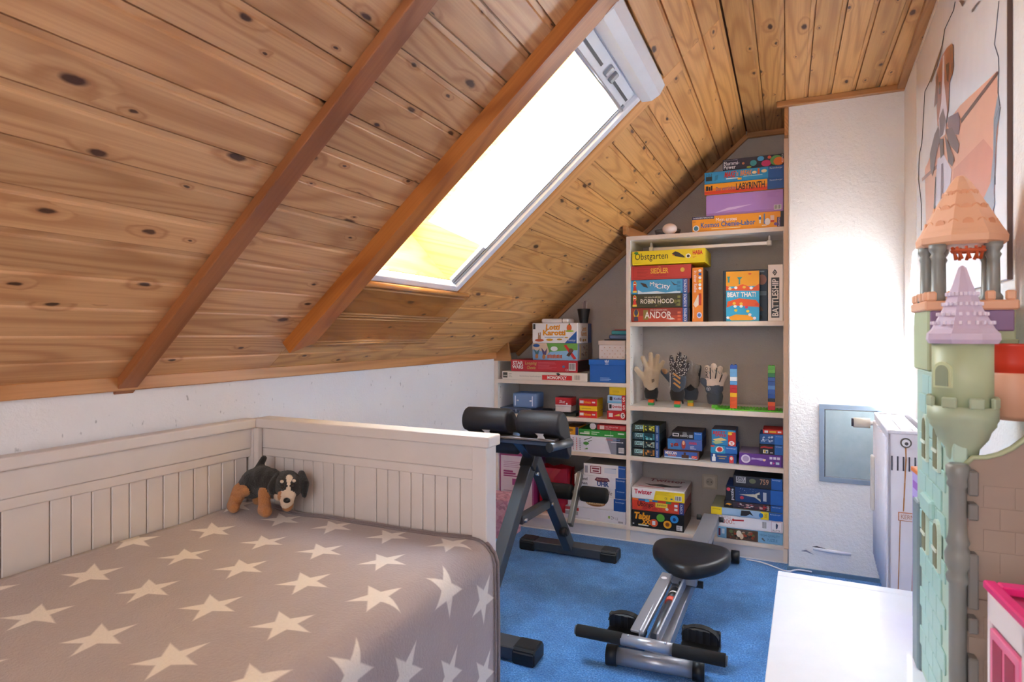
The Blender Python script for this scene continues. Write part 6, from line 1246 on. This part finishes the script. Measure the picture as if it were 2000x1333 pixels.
CUF = [(.030, .0), (.036, .006), (.040, .025), (.043, .045), (.037, .068), (.034, .072)]
def x1(g, sc, off):
    q = MB(); q.poly([(.008 * sc, -.0235 * sc, .098 * sc + off.z), (.024 * sc, -.0225 * sc, .108 * sc + off.z), (.022 * sc, -.0225 * sc, .124 * sc + off.z), (.006 * sc, -.0235 * sc, .118 * sc + off.z)]); q.build('worn_patch', M('#7d6a58', .8), g)
    q = MB(); q.cyl((.028 * sc, -.012, .010 + off.z), (.034 * sc, -.014, -.010 + off.z), .005, seg=8); q.build('strap_end', G_BLK, g)
glove(1272, 687, 'tan latex goalkeeper glove seen palm forward with spread fingers', 3.415, .93, F1, P1, CUF, [G_LATEX, G_BLK], ([('#23a259', .016), ('#e8622c', .016)], 'orange brick on a green brick under the palm-forward tan glove'), x1)
F2 = [((-.025, 0, .17), (-.035, -.004, .248), .017, .0145, 0), ((-.004, 0, .18), (.012, -.004, .268), .0175, .0145, 0), ((.018, 0, .175), (.042, -.004, .250), .017, .014, 0), ((.038, 0, .155), (.062, 0, .208), .0145, .0125, 0), ((-.03, 0, .11), (-.078, -.004, .165), .020, .019, 1), ((-.074, -.006, .168), (-.068, -.010, .166), .0175, .016, 2)]
P2 = [((-.018, 0, .15), (.018, 0, .155), .032, .030, 0), ((-.015, 0, .09), (-.014, 0, .125), .034, .034, 1), ((.014, 0, .09), (.018, 0, .125), .033, .033, 1), ((0, 0, .066), (0, 0, .08), .036, .037, 1)]
def x2(g, sc, off):
    for i in range(3):
        z_ = .085 + .026 * i; q = MB(); q.poly([(a * sc, -.0245 * sc, b_ * sc + off.z) for a, b_ in ((-.022, z_ + .016), (-.012, z_ + .022), (.022, z_ - .004), (.018, z_ - .014))]); q.build('stripe', M('#c08a4c', .6), g)
    q = MB(); q.box(-.039 * sc, -.036 * sc, -.020 * sc, -.017 * sc, .075 * sc + off.z, .16 * sc + off.z); q.build('seam', M('#d8d0c8', .6), g)
    q = MB(); q.cyl((.028 * sc, -.012, .006 + off.z), (.034 * sc, -.014, -.014 + off.z), .005, seg=8); q.build('strap_end', G_BLK, g)
glove(1323, 688, 'black dotted goalkeeper glove with three tan stripes across its back', 3.385, .95, F2, P2, CUF, [G_DOT, G_SLATE, fuzzy('glove_brown', '#8a6040', '#a07850', 80, .3), G_BLK], ([('#23a259', .016), ('#e8622c', .016)], 'orange brick on a green brick under the three-striped black glove'), x2)
F3 = [((-.005, 0, .15), (-.006, -.002, .210), .0185, .017, 0), ((.022, 0, .14), (.034, -.002, .190), .0175, .016, 0), ((-.028, 0, .15), (-.034, 0, .225), .014, .012, 0)]
P3 = [((-.012, 0, .085), (-.010, 0, .14), .032, .032, 0), ((.012, 0, .085), (.014, 0, .13), .031, .030, 0), ((.022, .008, .09), (.044, .010, .185), .026, .016, 1), ((0, 0, .064), (0, 0, .072), .034, .034, 1)]
glove(1349, 712, 'grey latex goalkeeper glove half hidden behind the dotted glove', 3.475, .98, F3, P3, [(a * 1.0, b_) for a, b_ in CUF], [G_TAN, G_BLK, G_SLATE], ([('#e3a81c', .018), ('#8fae2a', .012)], 'yellow brick stand under the grey latex glove'))
F4 = [((-.028, 0, .13), (-.040, -.002, .196), .0165, .0155, 0), ((-.006, 0, .14), (-.005, -.002, .206), .0175, .016, 0), ((.016, 0, .135), (.028, -.002, .192), .0165, .0155, 0), ((.034, 0, .12), (.054, 0, .160), .015, .014, 0), ((-.028, 0, .09), (-.064, 0, .125), .020, .017, 1)]
P4 = [((-.016, 0, .11), (.02, 0, .115), .031, .030, 0), ((-.018, 0, .08), (.012, 0, .085), .033, .034, 1), ((0, 0, .064), (0, 0, .07), .036, .036, 1)]
def x4(g, sc, off):
    me = text_mesh('JAKO', -.046 * sc, .140 * sc + off.z, -.030 * sc, .200 * sc + off.z, Matrix(((1, 0, 0, 0), (0, 0, -1, -.0180 * sc), (0, 1, 0, 0), (0, 0, 0, 1))), rot=True, bold=.02)
    for v in me.vertices: v.co.x, v.co.z = v.co.x, v.co.z
    obj('lettering', me, M('#1c1c20', .6), g)
    for a, b_ in (((-.020, .135), (-.022, .195)), ((.004, .138), (.012, .196)), ((.026, .122), (.038, .160))):
        q = MB(); q.tube([(a[0] * sc, -.0185 * sc, a[1] * sc + off.z), (b_[0] * sc, -.010 * sc, b_[1] * sc + off.z)], .0028, 6); q.build('finger_seam', G_BLK, g)
    q = MB(); c0 = Vector((-.030 * sc, -.0225 * sc, .084 * sc + off.z)); q.cyl(c0 + Vector((0, .002, 0)), c0 + Vector((0, -.0005, 0)), .0105, seg=20); ro = q.build('round_emblem', M('#c9c6c4', .6), g)
    q = MB(); q.cyl(c0, c0 + Vector((0, -.001, 0)), .0085, seg=20); q.build('emblem_field', G_SLATE, ro); q = MB(); q.poly([(c0.x - .006, c0.y - .0016, c0.z + .004), (c0.x, c0.y - .0016, c0.z - .006), (c0.x + .006, c0.y - .0016, c0.z + .004), (c0.x, c0.y - .0016, c0.z)]); q.build('emblem_mark', M('#e0dcda', .6), ro)
    for i in range(5):
        q = MB(); q.tube([((-.03 + .016 * i) * sc, -.0165 * sc, (.190 - abs(i - 1.6) * .008) * sc + off.z), ((-.022 + .016 * i) * sc, -.019 * sc, (.175 - abs(i - 1.6) * .008) * sc + off.z)], .0012, 5); q.build('teal_line', M('#3c7076', .6), g)
glove(1396, 712, 'cream and slate goalkeeper glove with black finger seams and a round emblem', 3.42, 1.0, F4, P4, CUF, [fuzzy('glove_cream', '#cbb8a6', '#dccbba', 90, .3), G_SLATE, G_SLATE], ([('#5cb82e', .018)], 'lime green brick under the cream and slate glove'), x4)
# baseplate and towers
xb0 = onY(1397, 800, 3.36).x
bp = thing('brick_baseplate', 'lime green toy brick baseplate at the end of the glove shelf', 'baseplate', (0, 0, Z3 + .0005))
q = MB(); q.box(xb0, -.0195, 3.356, 3.484, 0, .006, .001); q.build('plate', M('#5cc02c', .35), bp)
q = MB(); nx = int((-.0195 - xb0) / .016)
for i in range(nx):
    for j in range(8): q.cyl((xb0 + .009 + i * .016, 3.364 + j * .016, .0055), (xb0 + .009 + i * .016, 3.364 + j * .016, .0095), .005, seg=10)
sd_ = q.build('studs', M('#5cc02c', .35), bp); sd_['kind'] = 'stuff'
def tower(px, label, cols):
    x = onY(px, 790, 3.385).x; t = thing('brick_tower', label, 'brick tower', (x, 3.385, Z3 + .0102)); z_ = 0
    for i, (c, h) in enumerate(cols): brick(0, 0, z_, .034, h, .032, c, t, i == len(cols) - 1); z_ += h
tower(1433, 'tall toy brick tower with an orange foot and a blue top', [('#e65a1e', .0195), ('#e65a1e', .0195), ('#e65a1e', .0195), ('#f2bf12', .0215), ('#c4161e', .0205), ('#c4161e', .0205), ('#5aa4dc', .0205), ('#eef2f6', .0215), ('#6fb2e6', .0215), ('#6fb2e6', .0205), ('#1d56b0', .0195)])
tower(1507, 'tall toy brick tower with a red foot and a green top', [('#c4161e', .0205), ('#e65a1e', .0205), ('#1c1c20', .018), ('#1d56b0', .0225), ('#1d56b0', .0225), ('#5a94dc', .0205), ('#1d56b0', .021), ('#1d56b0', .021), ('#1a7f44', .0205), ('#58b02c', .0205), ('#58b02c', .018)])
# flowered carton on the floor before the low bookcase
n = NT('blossom_print'); v = n.coord(); vo = n.n('TexVoronoi'); n.set(vo.inputs['Vector'], v); vo.inputs['Scale'].default_value = 55.0
sp = n.n('SeparateColor'); n.set(sp.inputs[0], vo.outputs['Color'])
n.base(n.mix(n.noise(v, 30.0, 3.0), n.ramp(sp.outputs[0], [(0.0, lin('#7a4050')), (0.35, lin('#d88fa4')), (0.7, lin('#f0c6d0')), (1.0, lin('#c46a82'))]), lin('#d9a0b0')))
fb = thing('flowered_carton', 'carton printed all over with pink blossoms on the floor behind the bench', 'carton', (-1.585, 3.08, 0.0005))
q = MB(); q.box(0, .175, 0, .175, 0, .215, .003); q.build('carton_body', n.m, fb)
q = MB(); q.box(-.003, .178, -.003, .178, .185, .222, .003); q.build('lid', n.m, fb)
# white cable along the plinth
q = MB(); pts_ = [(-.19, 3.312, .004), (-.12, 3.30, .004), (-.06, 3.262, .004), (-.02, 3.232, .004), (.01, 3.222, .006), (.03, 3.235, .010), (.06, 3.247, .012), (.12, 3.248, .010)]
sm = []
for i in range(len(pts_) - 1):
    for t in (0, .25, .5, .75):
        p0, p1, p2, p3 = [Vector(pts_[max(0, min(len(pts_) - 1, i + k_))]) for k_ in (-1, 0, 1, 2)]
        sm.append(.5 * ((2 * p1) + (p2 - p0) * t + (2 * p0 - 5 * p1 + 4 * p2 - p3) * t * t + (3 * p1 - p0 - 3 * p2 + p3) * t ** 3))
q.tube(sm, .0035, 8); tag(q.build('white_cable', M('#e8e8ee', .5)), 'thin white cable running along the foot of the bookcase', 'cable')
q = MB(); q.box(-1.60, .0, 3.338, 3.346, 0, .005, .001); struct(q.build('trim_13', M('#dfe0e6', .5)), 'thin white strip at the foot of the shelf units')
